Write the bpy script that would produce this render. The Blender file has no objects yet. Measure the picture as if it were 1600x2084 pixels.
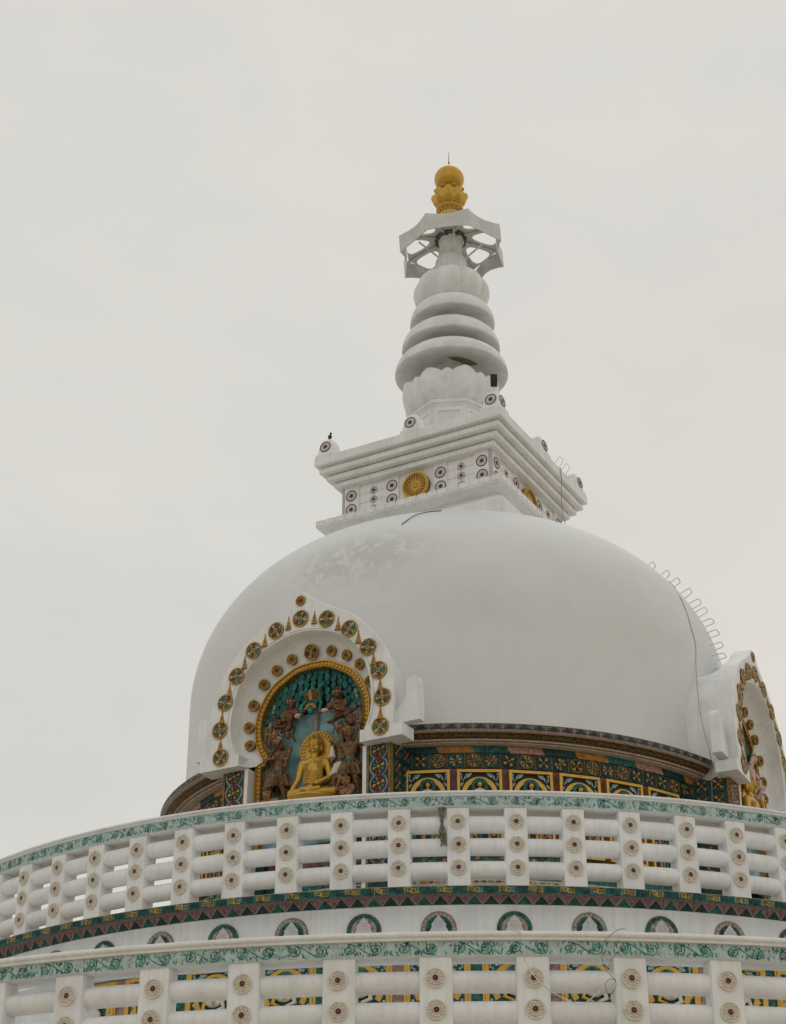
import bpy, bmesh, math, random
from mathutils import Vector, Matrix
random.seed(7)
C = bpy.context.scene.collection
sc = bpy.context.scene
PI = math.pi
R_ = math.radians

# ------------------------------------------------------------------ camera
F_PX, PITCH, YAW, DIST = 3390.7, 0.48972, 0.04159, 25.793
cam_d = bpy.data.cameras.new("Camera")
cam = bpy.data.objects.new("Camera", cam_d); C.objects.link(cam)
cam_d.sensor_fit = 'HORIZONTAL'; cam_d.sensor_width = 36.0
cam_d.lens = F_PX / 1600.0 * 36.0
cam_d.clip_start = 0.1; cam_d.clip_end = 6000
cam.location = (0, -DIST, 0)
cam.rotation_mode = 'XYZ'
cam.rotation_euler = (PI/2 + PITCH, 0, YAW)
sc.camera = cam

# ------------------------------------------------------------------ view
sc.view_settings.view_transform = 'Standard'
sc.view_settings.look = 'None'
sc.view_settings.exposure = 0.0
sc.view_settings.gamma = 1.0
sc.view_settings.use_curve_mapping = False

# ------------------------------------------------------------------ world: overcast sky
SUN_EL, SUN_AZ = R_(58), R_(172)      # azimuth measured from -Y towards +X
w = bpy.data.worlds.new("World"); sc.world = w; w.use_nodes = True
nt = w.node_tree; nt.nodes.clear()
N = nt.nodes.new; L = nt.links.new
out = N('ShaderNodeOutputWorld'); bg = N('ShaderNodeBackground'); L(bg.outputs[0], out.inputs[0])
sky = N('ShaderNodeTexSky'); sky.sky_type = 'NISHITA'; sky.sun_disc = False
sky.sun_elevation = SUN_EL; sky.sun_rotation = PI - SUN_AZ
sky.air_density = 1.0; sky.dust_density = 4.0
bg.inputs[1].default_value = 0.10
tc = N('ShaderNodeTexCoord'); mp = N('ShaderNodeMapping'); mp.inputs['Scale'].default_value = (1.6, 1.6, 3.2)
mp.inputs['Rotation'].default_value = (0.3, 0.2, 0.5)
L(tc.outputs['Generated'], mp.inputs[0])
n1 = N('ShaderNodeTexNoise'); n1.inputs['Scale'].default_value = 2.2; n1.inputs['Detail'].default_value = 5; n1.inputs['Roughness'].default_value = .48
L(mp.outputs[0], n1.inputs['Vector'])
cr = N('ShaderNodeValToRGB')
cr.color_ramp.elements[0].position = .30; cr.color_ramp.elements[0].color = (6.50, 6.40, 6.06, 1)
cr.color_ramp.elements[1].position = .70; cr.color_ramp.elements[1].color = (7.15, 6.98, 6.50, 1)
L(n1.outputs['Fac'], cr.inputs[0])
mx = N('ShaderNodeMix'); mx.data_type = 'RGBA'; mx.inputs['Factor'].default_value = .985
n2 = N('ShaderNodeTexNoise'); n2.inputs['Scale'].default_value = 6.5; n2.inputs['Detail'].default_value = 6; n2.inputs['Roughness'].default_value = .55; n2.inputs['Distortion'].default_value = .4
L(mp.outputs[0], n2.inputs['Vector'])
na = N('ShaderNodeMath'); na.operation = 'MULTIPLY_ADD'; na.inputs[1].default_value = .45; L(n2.outputs['Fac'], na.inputs[0])
nb_ = N('ShaderNodeMath'); nb_.operation = 'MULTIPLY_ADD'; nb_.inputs[1].default_value = .78; nb_.inputs[2].default_value = -.115; L(n1.outputs['Fac'], nb_.inputs[0]); L(nb_.outputs[0], na.inputs[2])
L(na.outputs[0], cr.inputs[0])
# thinner, warmer cloud low on the right
sx = N('ShaderNodeSeparateXYZ'); L(tc.outputs['Generated'], sx.inputs[0])
ma = N('ShaderNodeMapRange'); ma.inputs[1].default_value = -.05; ma.inputs[2].default_value = .30; L(sx.outputs['X'], ma.inputs[0])
mb = N('ShaderNodeMapRange'); mb.inputs[1].default_value = .62; mb.inputs[2].default_value = .38; L(sx.outputs['Z'], mb.inputs[0])
mm = N('ShaderNodeMath'); mm.operation = 'MULTIPLY'; L(ma.outputs[0], mm.inputs[0]); L(mb.outputs[0], mm.inputs[1])
mw = N('ShaderNodeMix'); mw.data_type = 'RGBA'; L(mm.outputs[0], mw.inputs['Factor']); L(cr.outputs[0], mw.inputs['A']); mw.inputs['B'].default_value = (7.75, 7.22, 6.60, 1)
L(sky.outputs[0], mx.inputs['A']); L(mw.outputs['Result'], mx.inputs['B'])
L(mx.outputs['Result'], bg.inputs[0])

# ------------------------------------------------------------------ sun behind thick cloud
sl = bpy.data.lights.new("Sun", 'SUN'); sl.energy = 0.5; sl.angle = R_(40); sl.color = (1, .985, .96)
so = bpy.data.objects.new("Sun", sl); C.objects.link(so)
sd = Vector((math.sin(SUN_AZ)*math.cos(SUN_EL), -math.cos(SUN_AZ)*math.cos(SUN_EL), math.sin(SUN_EL)))
so.rotation_euler = sd.to_track_quat('Z', 'Y').to_euler()
so.location = sd*40

# ================================================================== materials
MATS = {}
def mat(name, col, rough=.6, metal=0., var=.06, scale=6., bump=.0, bscale=40., streak=0., spec=.35):
    if name in MATS: return MATS[name]
    m = bpy.data.materials.new(name); m.use_nodes = True
    t = m.node_tree; b = t.nodes['Principled BSDF']
    b.inputs['Roughness'].default_value = rough; b.inputs['Metallic'].default_value = metal
    if 'Specular IOR Level' in b.inputs: b.inputs['Specular IOR Level'].default_value = spec
    co = t.nodes.new('ShaderNodeTexCoord')
    geo = t.nodes.new('ShaderNodeNewGeometry')
    no = t.nodes.new('ShaderNodeTexNoise'); no.inputs['Scale'].default_value = scale; no.inputs['Detail'].default_value = 6
    t.links.new(geo.outputs['Position'], no.inputs['Vector'])
    r = t.nodes.new('ShaderNodeValToRGB')
    lo = [max(0, c*(1-var*2.2)) for c in col]; hi = [min(.9, c*(1+var)) for c in col]
    r.color_ramp.elements[0].position = .33; r.color_ramp.elements[0].color = (*lo, 1)
    r.color_ramp.elements[1].position = .62; r.color_ramp.elements[1].color = (*hi, 1)
    t.links.new(no.outputs['Fac'], r.inputs[0])
    last = r.outputs[0]
    if streak:
        mp = t.nodes.new('ShaderNodeMapping'); mp.inputs['Scale'].default_value = (14, 14, .7)
        t.links.new(geo.outputs['Position'], mp.inputs[0])
        n2 = t.nodes.new('ShaderNodeTexNoise'); n2.inputs['Scale'].default_value = 1.6; n2.inputs['Detail'].default_value = 4
        t.links.new(mp.outputs[0], n2.inputs['Vector'])
        mr = t.nodes.new('ShaderNodeMapRange'); mr.inputs[1].default_value = .42; mr.inputs[2].default_value = .7
        mr.inputs[3].default_value = 1.0; mr.inputs[4].default_value = 1-streak
        t.links.new(n2.outputs['Fac'], mr.inputs[0])
        mm = t.nodes.new('ShaderNodeMix'); mm.data_type = 'RGBA'; mm.blend_type = 'MULTIPLY'; mm.inputs['Factor'].default_value = 1
        t.links.new(last, mm.inputs['A']); t.links.new(mr.outputs[0], mm.inputs['B'])
        last = mm.outputs['Result']
    t.links.new(last, b.inputs['Base Color'])
    if bump:
        n3 = t.nodes.new('ShaderNodeTexNoise'); n3.inputs['Scale'].default_value = bscale; n3.inputs['Detail'].default_value = 4
        t.links.new(geo.outputs['Position'], n3.inputs['Vector'])
        bp = t.nodes.new('ShaderNodeBump'); bp.inputs['Strength'].default_value = bump; bp.inputs['Distance'].default_value = .02
        t.links.new(n3.outputs['Fac'], bp.inputs['Height']); t.links.new(bp.outputs[0], b.inputs['Normal'])
    MATS[name] = m
    return m

white  = mat('white_paint', (.80, .82, .83), .6, var=.04, scale=2.5, bump=.15, bscale=30, streak=.09)
whiteS = mat('white_spire', (.75, .775, .80), .6, var=.05, scale=4, bump=.10, bscale=30, streak=.04)
cream  = mat('cream_plaster', (.66, .62, .53), .6, var=.08, scale=30)
gold   = mat('gold_paint', (.56, .34, .060), .33, metal=.6, var=.05, scale=9, bump=.10, bscale=60, spec=.5)
golddk = mat('old_gold', (.27, .145, .032), .5, metal=.15, var=.3, scale=40)
teal   = mat('teal_paint', (.012, .115, .098), .45, var=.35, scale=22, bump=.3, bscale=70)
tealdk = mat('dark_teal', (.006, .045, .043), .45, var=.3, scale=22)
turq   = mat('turquoise', (.020, .175, .15), .5, var=.3, scale=20)
lblue  = mat('light_blue', (.24, .44, .47), .6, var=.18, scale=5)
black  = mat('black_green', (.006, .012, .011), .5, var=.3)
maroon = mat('maroon', (.13, .03, .032), .5, var=.25, scale=20)
plum   = mat('plum', (.20, .075, .075), .55, var=.2, scale=18)
pink   = mat('dusty_pink', (.42, .215, .185), .6, var=.2, scale=25)
pinkdk = mat('dull_pink', (.30, .18, .165), .6, var=.2, scale=25)
orange = mat('ochre', (.42, .19, .05), .6, var=.2, scale=25)
olive  = mat('olive_gold', (.12, .075, .022), .5, var=.5, scale=35, bump=.8, bscale=45)
stone  = mat('grey_stone', (.30, .27, .235), .7, var=.2, scale=20)
beige  = mat('beige_plaster', (.50, .45, .37), .7, var=.1, scale=12)
brown  = mat('brown_figure', (.165, .080, .020), .38, var=.35, scale=26, bump=.5, bscale=55, spec=.6)
brownlt= mat('copper_skin', (.32, .155, .08), .5, var=.2, scale=12)
rose   = mat('rose_skin', (.15, .062, .036), .45, var=.4, scale=18, bump=.4, bscale=60)
pale   = mat('pale_skin', (.62, .47, .40), .5, var=.1, scale=12)
steel  = mat('painted_steel', (.68, .70, .68), .5, metal=.05, var=.1)
alu    = mat('canopy_metal', (.60, .61, .60), .55, metal=.2, var=.05, scale=3)
darkm  = mat('dark_metal', (.02, .022, .02), .5, var=.2)
rust   = mat('rusty_cable', (.34, .24, .21), .7, var=.2)
bluewh = mat('pale_blue_petal', (.42, .55, .55), .6, var=.15, scale=30)
mint   = mat('mint_lines', (.055, .23, .20), .6, var=.5, scale=26)
bandbg = mat('band_ground', (.43, .55, .53), .6, var=.10, scale=18)
peach  = mat('peach_bud', (.60, .38, .28), .6, var=.1)
reddot = mat('red_brown', (.10, .030, .020), .5, var=.2, scale=40)
leafteal = mat('leaf_teal', (.011, .105, .095), .5, var=.3, scale=30)
frieze = mat('frieze_ground', (.13, .115, .10), .6, var=.25, scale=25)
hubm   = mat('hub_metal', (.10, .105, .10), .6, var=.2)
lilac  = mat('lilac_white', (.60, .58, .63), .6, var=.05)
soil   = mat('ground_soil', (.52, .43, .31), .9, var=.15, scale=.4)
straw  = mat('dry_grass', (.19, .20, .155), .8, var=.3, scale=40)
gild   = mat('brass_line', (.42, .26, .055), .45, metal=.1, var=.25, scale=22)

def dome_material():
    m = bpy.data.materials.new('weathered_white'); m.use_nodes = True
    t = m.node_tree; b = t.nodes['Principled BSDF']; b.inputs['Roughness'].default_value = .6
    b.inputs['Specular IOR Level'].default_value = .3
    n = t.nodes.new; l = t.links.new
    g = n('ShaderNodeNewGeometry')
    def noise(scale, det=6, rough=.55, mapping=None, dist=0):
        x = n('ShaderNodeTexNoise'); x.inputs['Scale'].default_value = scale; x.inputs['Detail'].default_value = det
        x.inputs['Roughness'].default_value = rough; x.inputs['Distortion'].default_value = dist
        if mapping:
            mp = n('ShaderNodeMapping'); mp.inputs['Scale'].default_value = mapping; l(g.outputs['Position'], mp.inputs[0]); l(mp.outputs[0], x.inputs['Vector'])
        else: l(g.outputs['Position'], x.inputs['Vector'])
        return x.outputs['Fac']
    def mr(v, a, b_, c, d):
        x = n('ShaderNodeMapRange'); x.inputs[1].default_value = a; x.inputs[2].default_value = b_; x.inputs[3].default_value = c; x.inputs[4].default_value = d
        l(v, x.inputs[0]); return x.outputs[0]
    def mul(a, b_, op='MULTIPLY'):
        x = n('ShaderNodeMath'); x.operation = op
        for i, v in enumerate((a, b_)):
            if isinstance(v, (int, float)): x.inputs[i].default_value = v
            else: l(v, x.inputs[i])
        x.use_clamp = True
        return x.outputs[0]
    def near(p, r0, r1, sc=(1, 1, 1)):
        s = n('ShaderNodeVectorMath'); s.operation = 'SUBTRACT'; l(g.outputs['Position'], s.inputs[0]); s.inputs[1].default_value = p
        k = n('ShaderNodeVectorMath'); k.operation = 'MULTIPLY'; l(s.outputs[0], k.inputs[0]); k.inputs[1].default_value = sc
        d = n('ShaderNodeVectorMath'); d.operation = 'LENGTH'; l(k.outputs[0], d.inputs[0])
        return mr(d.outputs['Value'], r0, r1, 1, 0)
    def P(az, z, r): a = R_(az); return (r*math.sin(a), -r*math.cos(a), z)
    base = (.70, .725, .735, 1)
    # large blotch of worn paint, upper left of the dome
    blot = mul(near(P(-20, 11.0, 4.1), .5, 1.3, (1, 1, 1.9)), mr(noise(4.6, 10, .70, dist=.6), .46, .50, 0, 1))
    blot3 = mul(near(P(-27, 10.9, 4.15), .2, 1.0, (1, 1, 1.5)), mr(noise(7.5, 10, .7), .52, .56, 0, 1))
    blot2 = mul(near(P(-17, 10.25, 4.37), .25, .95, (1, 1, 1.8)), mr(noise(7, 10, .75), .57, .60, 0, .8))
    specks = mul(mr(noise(19, 6, .6), .70, .735, 0, 1), mul(near(P(-14, 11.0, 4.1), .6, 3.2), 1))
    scr = mul(near(P(-16.5, 10.28, 4.37), .1, .6, (1, 1, 4)), mr(noise(16, 8, .75, (1, 1, 3)), .60, .63, 0, 1))
    faint = mul(mr(noise(1.1, 6), .45, .7, 0, .5), 1)
    vert = mul(mr(noise(2.2, 3, .5, (9, 9, .35)), .47, .70, 0, .55), mr(g.outputs['Position'], 0, 1, 1, 1) if False else 1)
    fine = mul(mr(noise(5, 2, .5, (11, 11, .25)), .45, .75, 0, .45), 1)
    cur = None
    def layer(cur, fac, col, amt):
        x = n('ShaderNodeMix'); x.data_type = 'RGBA'
        l(mul(fac, amt), x.inputs['Factor'])
        if cur is None: x.inputs['A'].default_value = base
        else: l(cur, x.inputs['A'])
        x.inputs['B'].default_value = col
        return x.outputs['Result']
    cur = layer(cur, faint, (.61, .64, .64, 1), .9)
    cur = layer(cur, vert, (.64, .66, .665, 1), .45)
    cur = layer(cur, fine, (.63, .65, .655, 1), .40)
    cur = layer(cur, blot, (.48, .49, .485, 1), .5)
    cur = layer(cur, blot3, (.52, .53, .51, 1), .45)
    cur = layer(cur, blot2, (.50, .51, .49, 1), .5)
    cur = layer(cur, specks, (.26, .26, .25, 1), .6)
    cur = layer(cur, scr, (.16, .16, .15, 1), .85)
    l(cur, b.inputs['Base Color'])
    bp = n('ShaderNodeBump'); bp.inputs['Strength'].default_value = .16; bp.inputs['Distance'].default_value = .03
    l(noise(9, 7, .6), bp.inputs['Height']); l(bp.outputs[0], b.inputs['Normal'])
    return m
domem = dome_material()

# ================================================================== mesh builder
def cylmap(R, az0=0.):
    def f(s, z, d):
        a = az0 + s/R; r = R + d
        return (r*math.sin(a), -r*math.cos(a), z)
    return f
def local(s, z, d):           # local frame of an object: x sideways, z up, -y outwards
    return (s, -d, z)
def planemap(az, dist):
    ca, sa = math.cos(az), math.sin(az)
    def f(u, z, d):
        r = dist + d
        return (r*sa + u*ca, -r*ca + u*sa, z)
    return f

class MB:
    def __init__(s): s.v = []; s.f = []; s.m = []; s.mats = []
    def mi(s, m):
        if m not in s.mats: s.mats.append(m)
        return s.mats.index(m)
    def add(s, vs, fs, m):
        o = len(s.v); s.v += [tuple(p) for p in vs]; k = s.mi(m)
        for f in fs: s.f.append([o+i for i in f]); s.m.append(k)
    def prism(s, poly, f, d0, d1, m, back=False):
        n = len(poly)
        vs = [f(x, z, d1) for x, z in poly] + [f(x, z, d0) for x, z in poly]
        fs = [list(range(n))] + [[i, i+n, (i+1) % n+n, (i+1) % n] for i in range(n)]
        if back: fs.append(list(range(2*n-1, n-1, -1)))
        s.add(vs, fs, m)
    def strip(s, a, b, f, d0, d1, m):      # two matching polylines -> quads with thickness
        n = len(a)
        vs = [f(x, z, d1) for x, z in a] + [f(x, z, d1) for x, z in b] + [f(x, z, d0) for x, z in a] + [f(x, z, d0) for x, z in b]
        fs = []
        for i in range(n-1):
            fs += [[i, i+1, n+i+1, n+i], [2*n+i, 2*n+i+1, i+1, i], [3*n+i, n+i, n+i+1, 3*n+i+1]]
        fs += [[0, n, 3*n, 2*n], [n-1, 2*n-1+0, 4*n-1, 3*n-1]]
        s.add(vs, fs, m)
    def rect(s, x0, x1, z0, z1, f, d0, d1, m, n=1):
        a = [(x0+(x1-x0)*i/n, z0) for i in range(n+1)]; b = [(x, z1) for x, _ in a]
        s.strip(a, b, f, d0, d1, m)
    def disc(s, x, z, r, f, d0, d1, m, n=20, rx=None):
        rx = rx or r
        s.prism([(x+rx*math.cos(2*PI*i/n), z+r*math.sin(2*PI*i/n)) for i in range(n)], f, d0, d1, m)
    def ring(s, x, z, r0, r1, f, d0, d1, m, n=24, a0=0, a1=2*PI):
        A = [(x+r0*math.cos(a0+(a1-a0)*i/n), z+r0*math.sin(a0+(a1-a0)*i/n)) for i in range(n+1)]
        B = [(x+r1*math.cos(a0+(a1-a0)*i/n), z+r1*math.sin(a0+(a1-a0)*i/n)) for i in range(n+1)]
        if abs(a1-a0-2*PI) < 1e-6:
            vs = [f(x, z, d1) for x, z in A[:-1]]+[f(x, z, d1) for x, z in B[:-1]]+[f(x, z, d0) for x, z in A[:-1]]+[f(x, z, d0) for x, z in B[:-1]]
            fs = []
            for i in range(n):
                j = (i+1) % n
                fs += [[i, j, n+j, n+i], [2*n+i, 2*n+j, j, i], [3*n+i, n+i, n+j, 3*n+j]]
            s.add(vs, fs, m); return
        s.strip(A, B, f, d0, d1, m)
    def ribbon(s, pts, w, f, d0, d1, m, taper=False):
        A = []; B = []; n = len(pts)
        for i, (x, z) in enumerate(pts):
            x0, z0 = pts[max(0, i-1)]; x1, z1 = pts[min(n-1, i+1)]
            dx, dz = x1-x0, z1-z0; l = math.hypot(dx, dz) or 1
            h = w/2*(1-.8*i/(n-1) if taper else 1)
            A.append((x-dz/l*h, z+dx/l*h)); B.append((x+dz/l*h, z-dx/l*h))
        s.strip(A, B, f, d0, d1, m)
    def lathe(s, prof, m, n=192, a0=0., a1=2*PI, cx=0, cy=0, rf=None):
        full = abs(a1-a0-2*PI) < 1e-6; k = n if full else n+1
        ms = m if isinstance(m, list) else None
        vs = []
        for i in range(k):
            a = a0+(a1-a0)*i/n
            for r, z in prof:
                q = rf(a, r, z) if rf else r
                vs.append((cx+q*math.sin(a), cy-q*math.cos(a), z))
        p = len(prof)
        for j in range(p-1):
            fs = []
            for i in range(n):
                i2 = (i+1) % k
                fs.append([i*p+j, i2*p+j, i2*p+j+1, i*p+j+1])
            if j == 0: s.add(vs, fs, ms[0] if ms else m); o = len(s.v)-len(vs)
            else:
                kk = s.mi(ms[j] if ms else m)
                for q in fs: s.f.append([o+t for t in q]); s.m.append(kk)
    def box(s, c, h, m, f=None, bev=0):
        x, y, z = c; a, b, d = h
        vs = [(x+i*a, y+j*b, z+k*d) for i in (-1, 1) for j in (-1, 1) for k in (-1, 1)]
        if f: vs = [f(*v) for v in vs]
        s.add(vs, [[0, 1, 3, 2], [4, 6, 7, 5], [0, 4, 5, 1], [2, 3, 7, 6], [0, 2, 6, 4], [1, 5, 7, 3]], m)
    def tube(s, pts, r, m, n=8, closed=False):
        pts = [Vector(p) for p in pts]; k = len(pts)
        rr = r if isinstance(r, (list, tuple)) else [r]*k
        vs = []; up = Vector((0, 0, 1)); prev = None
        for i, p in enumerate(pts):
            t = (pts[min(k-1, i+1)]-pts[max(0, i-1)]).normalized()
            if prev is None:
                u = t.cross(up) if abs(t.dot(up)) < .95 else t.cross(Vector((1, 0, 0)))
            else: u = prev - t*prev.dot(t)
            u.normalize(); prev = u; v = t.cross(u)
            for j in range(n):
                a = 2*PI*j/n; vs.append(p+(u*math.cos(a)+v*math.sin(a))*rr[i])
        fs = [[i*n+j, i*n+(j+1) % n, (i+1)*n+(j+1) % n, (i+1)*n+j] for i in range(k-1) for j in range(n)]
        fs += [list(range(n-1, -1, -1)), [(k-1)*n+j for j in range(n)]]
        s.add(vs, fs, m)
    def ell(s, c, r, m, nu=12, nv=8, f=None, rot=None):
        vs = []; fs = []
        for i in range(nv+1):
            th = PI*i/nv
            for j in range(nu):
                a = 2*PI*j/nu
                p = Vector((r[0]*math.sin(th)*math.cos(a), r[1]*math.sin(th)*math.sin(a), r[2]*math.cos(th)))
                if rot: p = rot @ p
                p = (c[0]+p.x, c[1]+p.y, c[2]+p.z)
                vs.append(f(*p) if f else p)
        for i in range(nv):
            for j in range(nu): fs.append([i*nu+j, i*nu+(j+1) % nu, (i+1)*nu+(j+1) % nu, (i+1)*nu+j])
        s.add(vs, fs, m)
    def mesh(s, name, smooth=None):
        me = bpy.data.meshes.new(name); me.from_pydata(s.v, [], s.f)
        for m in s.mats: me.materials.append(m)
        me.polygons.foreach_set('material_index', s.m)
        bm = bmesh.new(); bm.from_mesh(me)
        bmesh.ops.remove_doubles(bm, verts=bm.verts, dist=1e-6)
        bmesh.ops.recalc_face_normals(bm, faces=bm.faces)
        bm.to_mesh(me); bm.free()
        if smooth:
            me.shade_smooth(); me.set_sharp_from_angle(angle=R_(smooth))
        me.update()
        return me
    def build(s, name, parent=None, smooth=None, loc=(0, 0, 0), rz=0):
        o = bpy.data.objects.new(name, s.mesh(name, smooth)); C.objects.link(o)
        place(o, parent, loc, rz)
        return o
def place(o, parent, loc=(0, 0, 0), rz=0):
    """loc and rz are in the parent's local frame shifted back to world origin for things sitting at the axis"""
    if parent is not None:
        o.parent = parent
        off = parent.get('_off', None)
        if off: loc = (loc[0]-off[0], loc[1]-off[1], loc[2]-off[2])
    o.location = loc; o.rotation_euler = (0, 0, rz)
def thing(name, label, cat, loc=(0, 0, 0), rz=0, group=None, off=False):
    o = bpy.data.objects.new(name, None); C.objects.link(o)
    o.location = loc; o.rotation_euler = (0, 0, rz); o.empty_display_size = .2
    o['label'] = label; o['category'] = cat
    if group: o['group'] = group
    if off: o['_off'] = list(loc)
    return o
def tag(o, label, cat, group=None):
    o['label'] = label; o['category'] = cat
    if group: o['group'] = group
    return o
def copy_to(o, parent, loc, rz):
    c = o.copy(); C.objects.link(c); c.parent = parent
    off = parent.get('_off', None) if parent else None
    if off: loc = (loc[0]-off[0], loc[1]-off[1], loc[2]-off[2])
    c.location = loc; c.rotation_euler = (0, 0, rz)
    return c
def copy_kids(src, dst):
    for k in list(src.children):
        c = k.copy(); C.objects.link(c); c.parent = dst
        copy_kids(k, c)
def pos(R, az, z): return (R*math.sin(az), -R*math.cos(az), z)
def resample(pts, n):
    L_ = [0]
    for i in range(1, len(pts)): L_.append(L_[-1]+math.dist(pts[i], pts[i-1]))
    o = []
    j = 0
    for i in range(n):
        t = L_[-1]*i/(n-1)
        while j < len(pts)-2 and L_[j+1] < t: j += 1
        k = (t-L_[j])/max(1e-9, L_[j+1]-L_[j])
        o.append(tuple(a+(b-a)*k for a, b in zip(pts[j], pts[j+1])))
    return o
def smoothpath(pts, sub=4):
    o = []
    n = len(pts)
    for i in range(n-1):
        p0, p1, p2, p3 = pts[max(0, i-1)], pts[i], pts[i+1], pts[min(n-1, i+2)]
        for k in range(sub):
            t = k/sub
            o.append(tuple(.5*((2*b)+(-a+c)*t+(2*a-5*b+4*c-d)*t*t+(-a+3*b-3*c+d)*t**3) for a, b, c, d in zip(p0, p1, p2, p3)))
    o.append(pts[-1]); return o

GZ = -1.6
# ================================================================== ground
g = MB(); g.add([(-3000, -3000, GZ), (3000, -3000, GZ), (3000, 3000, GZ), (-3000, 3000, GZ)], [[0, 1, 2, 3]], soil)
go = g.build('ground'); go['kind'] = 'structure'

# ================================================================== shared ornament pieces
def rosette_mesh(r):
    b = MB(); f = local
    b.disc(0, 0, r, f, 0, .012, cream, 28)
    b.ring(0, 0, r*.86, r, f, .012, .02, cream, 28)
    for i in range(12):
        a = 2*PI*i/12
        b.ell((r*.64*math.cos(a), -.012, r*.64*math.sin(a)), (r*.13, .014, r*.13), cream, 8, 6)
        b.ell((r*.40*math.cos(a+.26), -.012, r*.40*math.sin(a+.26)), (r*.06, .012, r*.06), cream, 6, 4)
    b.ring(0, 0, r*.31, r*.37, f, .012, .02, cream, 16)
    b.disc(0, 0, r*.32, f, 0, .018, maroon, 16)
    b.ell((0, -.018, 0), (r*.1, .008, r*.1), plum, 8, 6)
    return b.mesh('rosette', 40)
ros_me = rosette_mesh(.087)

def scroll(b, f, s0, w, z0, z1, d, mirror=False):
    """one S shaped vine motif of width w between heights z0..z1"""
    h = z1-z0; zc = (z0+z1)/2; r = h*.40
    rnd = random; lv = [0]
    def stroke(x, z, l, an, w_, m):
        lv[0] += 1
        dd = d*(.55+.45*(lv[0] % 17)/17)
        x0, z_0 = x-l/2*math.cos(an), z-l/2*math.sin(an); x1, z_1 = x+l/2*math.cos(an), z+l/2*math.sin(an)
        bx, bz = -math.sin(an)*l*.18*rnd.choice((-1, 1)), math.cos(an)*l*.18
        pts = [(x0, z_0), (x+bx, z+bz), (x1, z_1)]
        pts = [(px, max(z0+.003, min(z1-.003, pz))) for px, pz in pts]
        b.ribbon(pts, w_, f, 0, dd, m)
    for cx, sg in ((s0+w*.24, 1), (s0+w*.74, -1)):
        for j in range(9):
            stroke(cx+rnd.uniform(-.7, .7)*r, zc+rnd.uniform(-.6, .6)*r, h*rnd.uniform(.25, .5), rnd.uniform(1.0, 2.2), h*.075, rnd.choice((mint, mint, turq, bluewh)))
        b.disc(cx+h*.16*rnd.choice((-1, 1)), zc+h*.12*rnd.choice((-1, 1)), h*.09, f, 0, d*1.05, peach, 7, rx=h*.08)
    for j in range(48):
        stroke(s0+w*rnd.uniform(0, 1), zc+h*rnd.choice((-1, 1))*rnd.uniform(.18, .42), h*rnd.uniform(.18, .42), rnd.uniform(.8, 2.4), h*.075, rnd.choice((mint, mint, turq, mint, bluewh, lilac)))
    for cx, sg in ((s0+w*.24, 1), (s0+w*.74, -1)):
        pts = []
        for i in range(22):
            t = i/21; a = PI*(.5 if sg > 0 else -.5)-sg*1.55*2*PI*t; q = r*(1.04-.78*t)
            pts.append((cx+q*1.2*math.cos(a), zc+q*math.sin(a)))
        b.ribbon(pts, h*.075, f, 0, d*1.15, mint)
    pts = [(s0+w*(.24+.5*t/10), zc+r*1.04*math.cos(PI*t/10)) for t in range(11)]
    b.ribbon(pts, h*.07, f, 0, d*1.3, mint)

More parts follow.
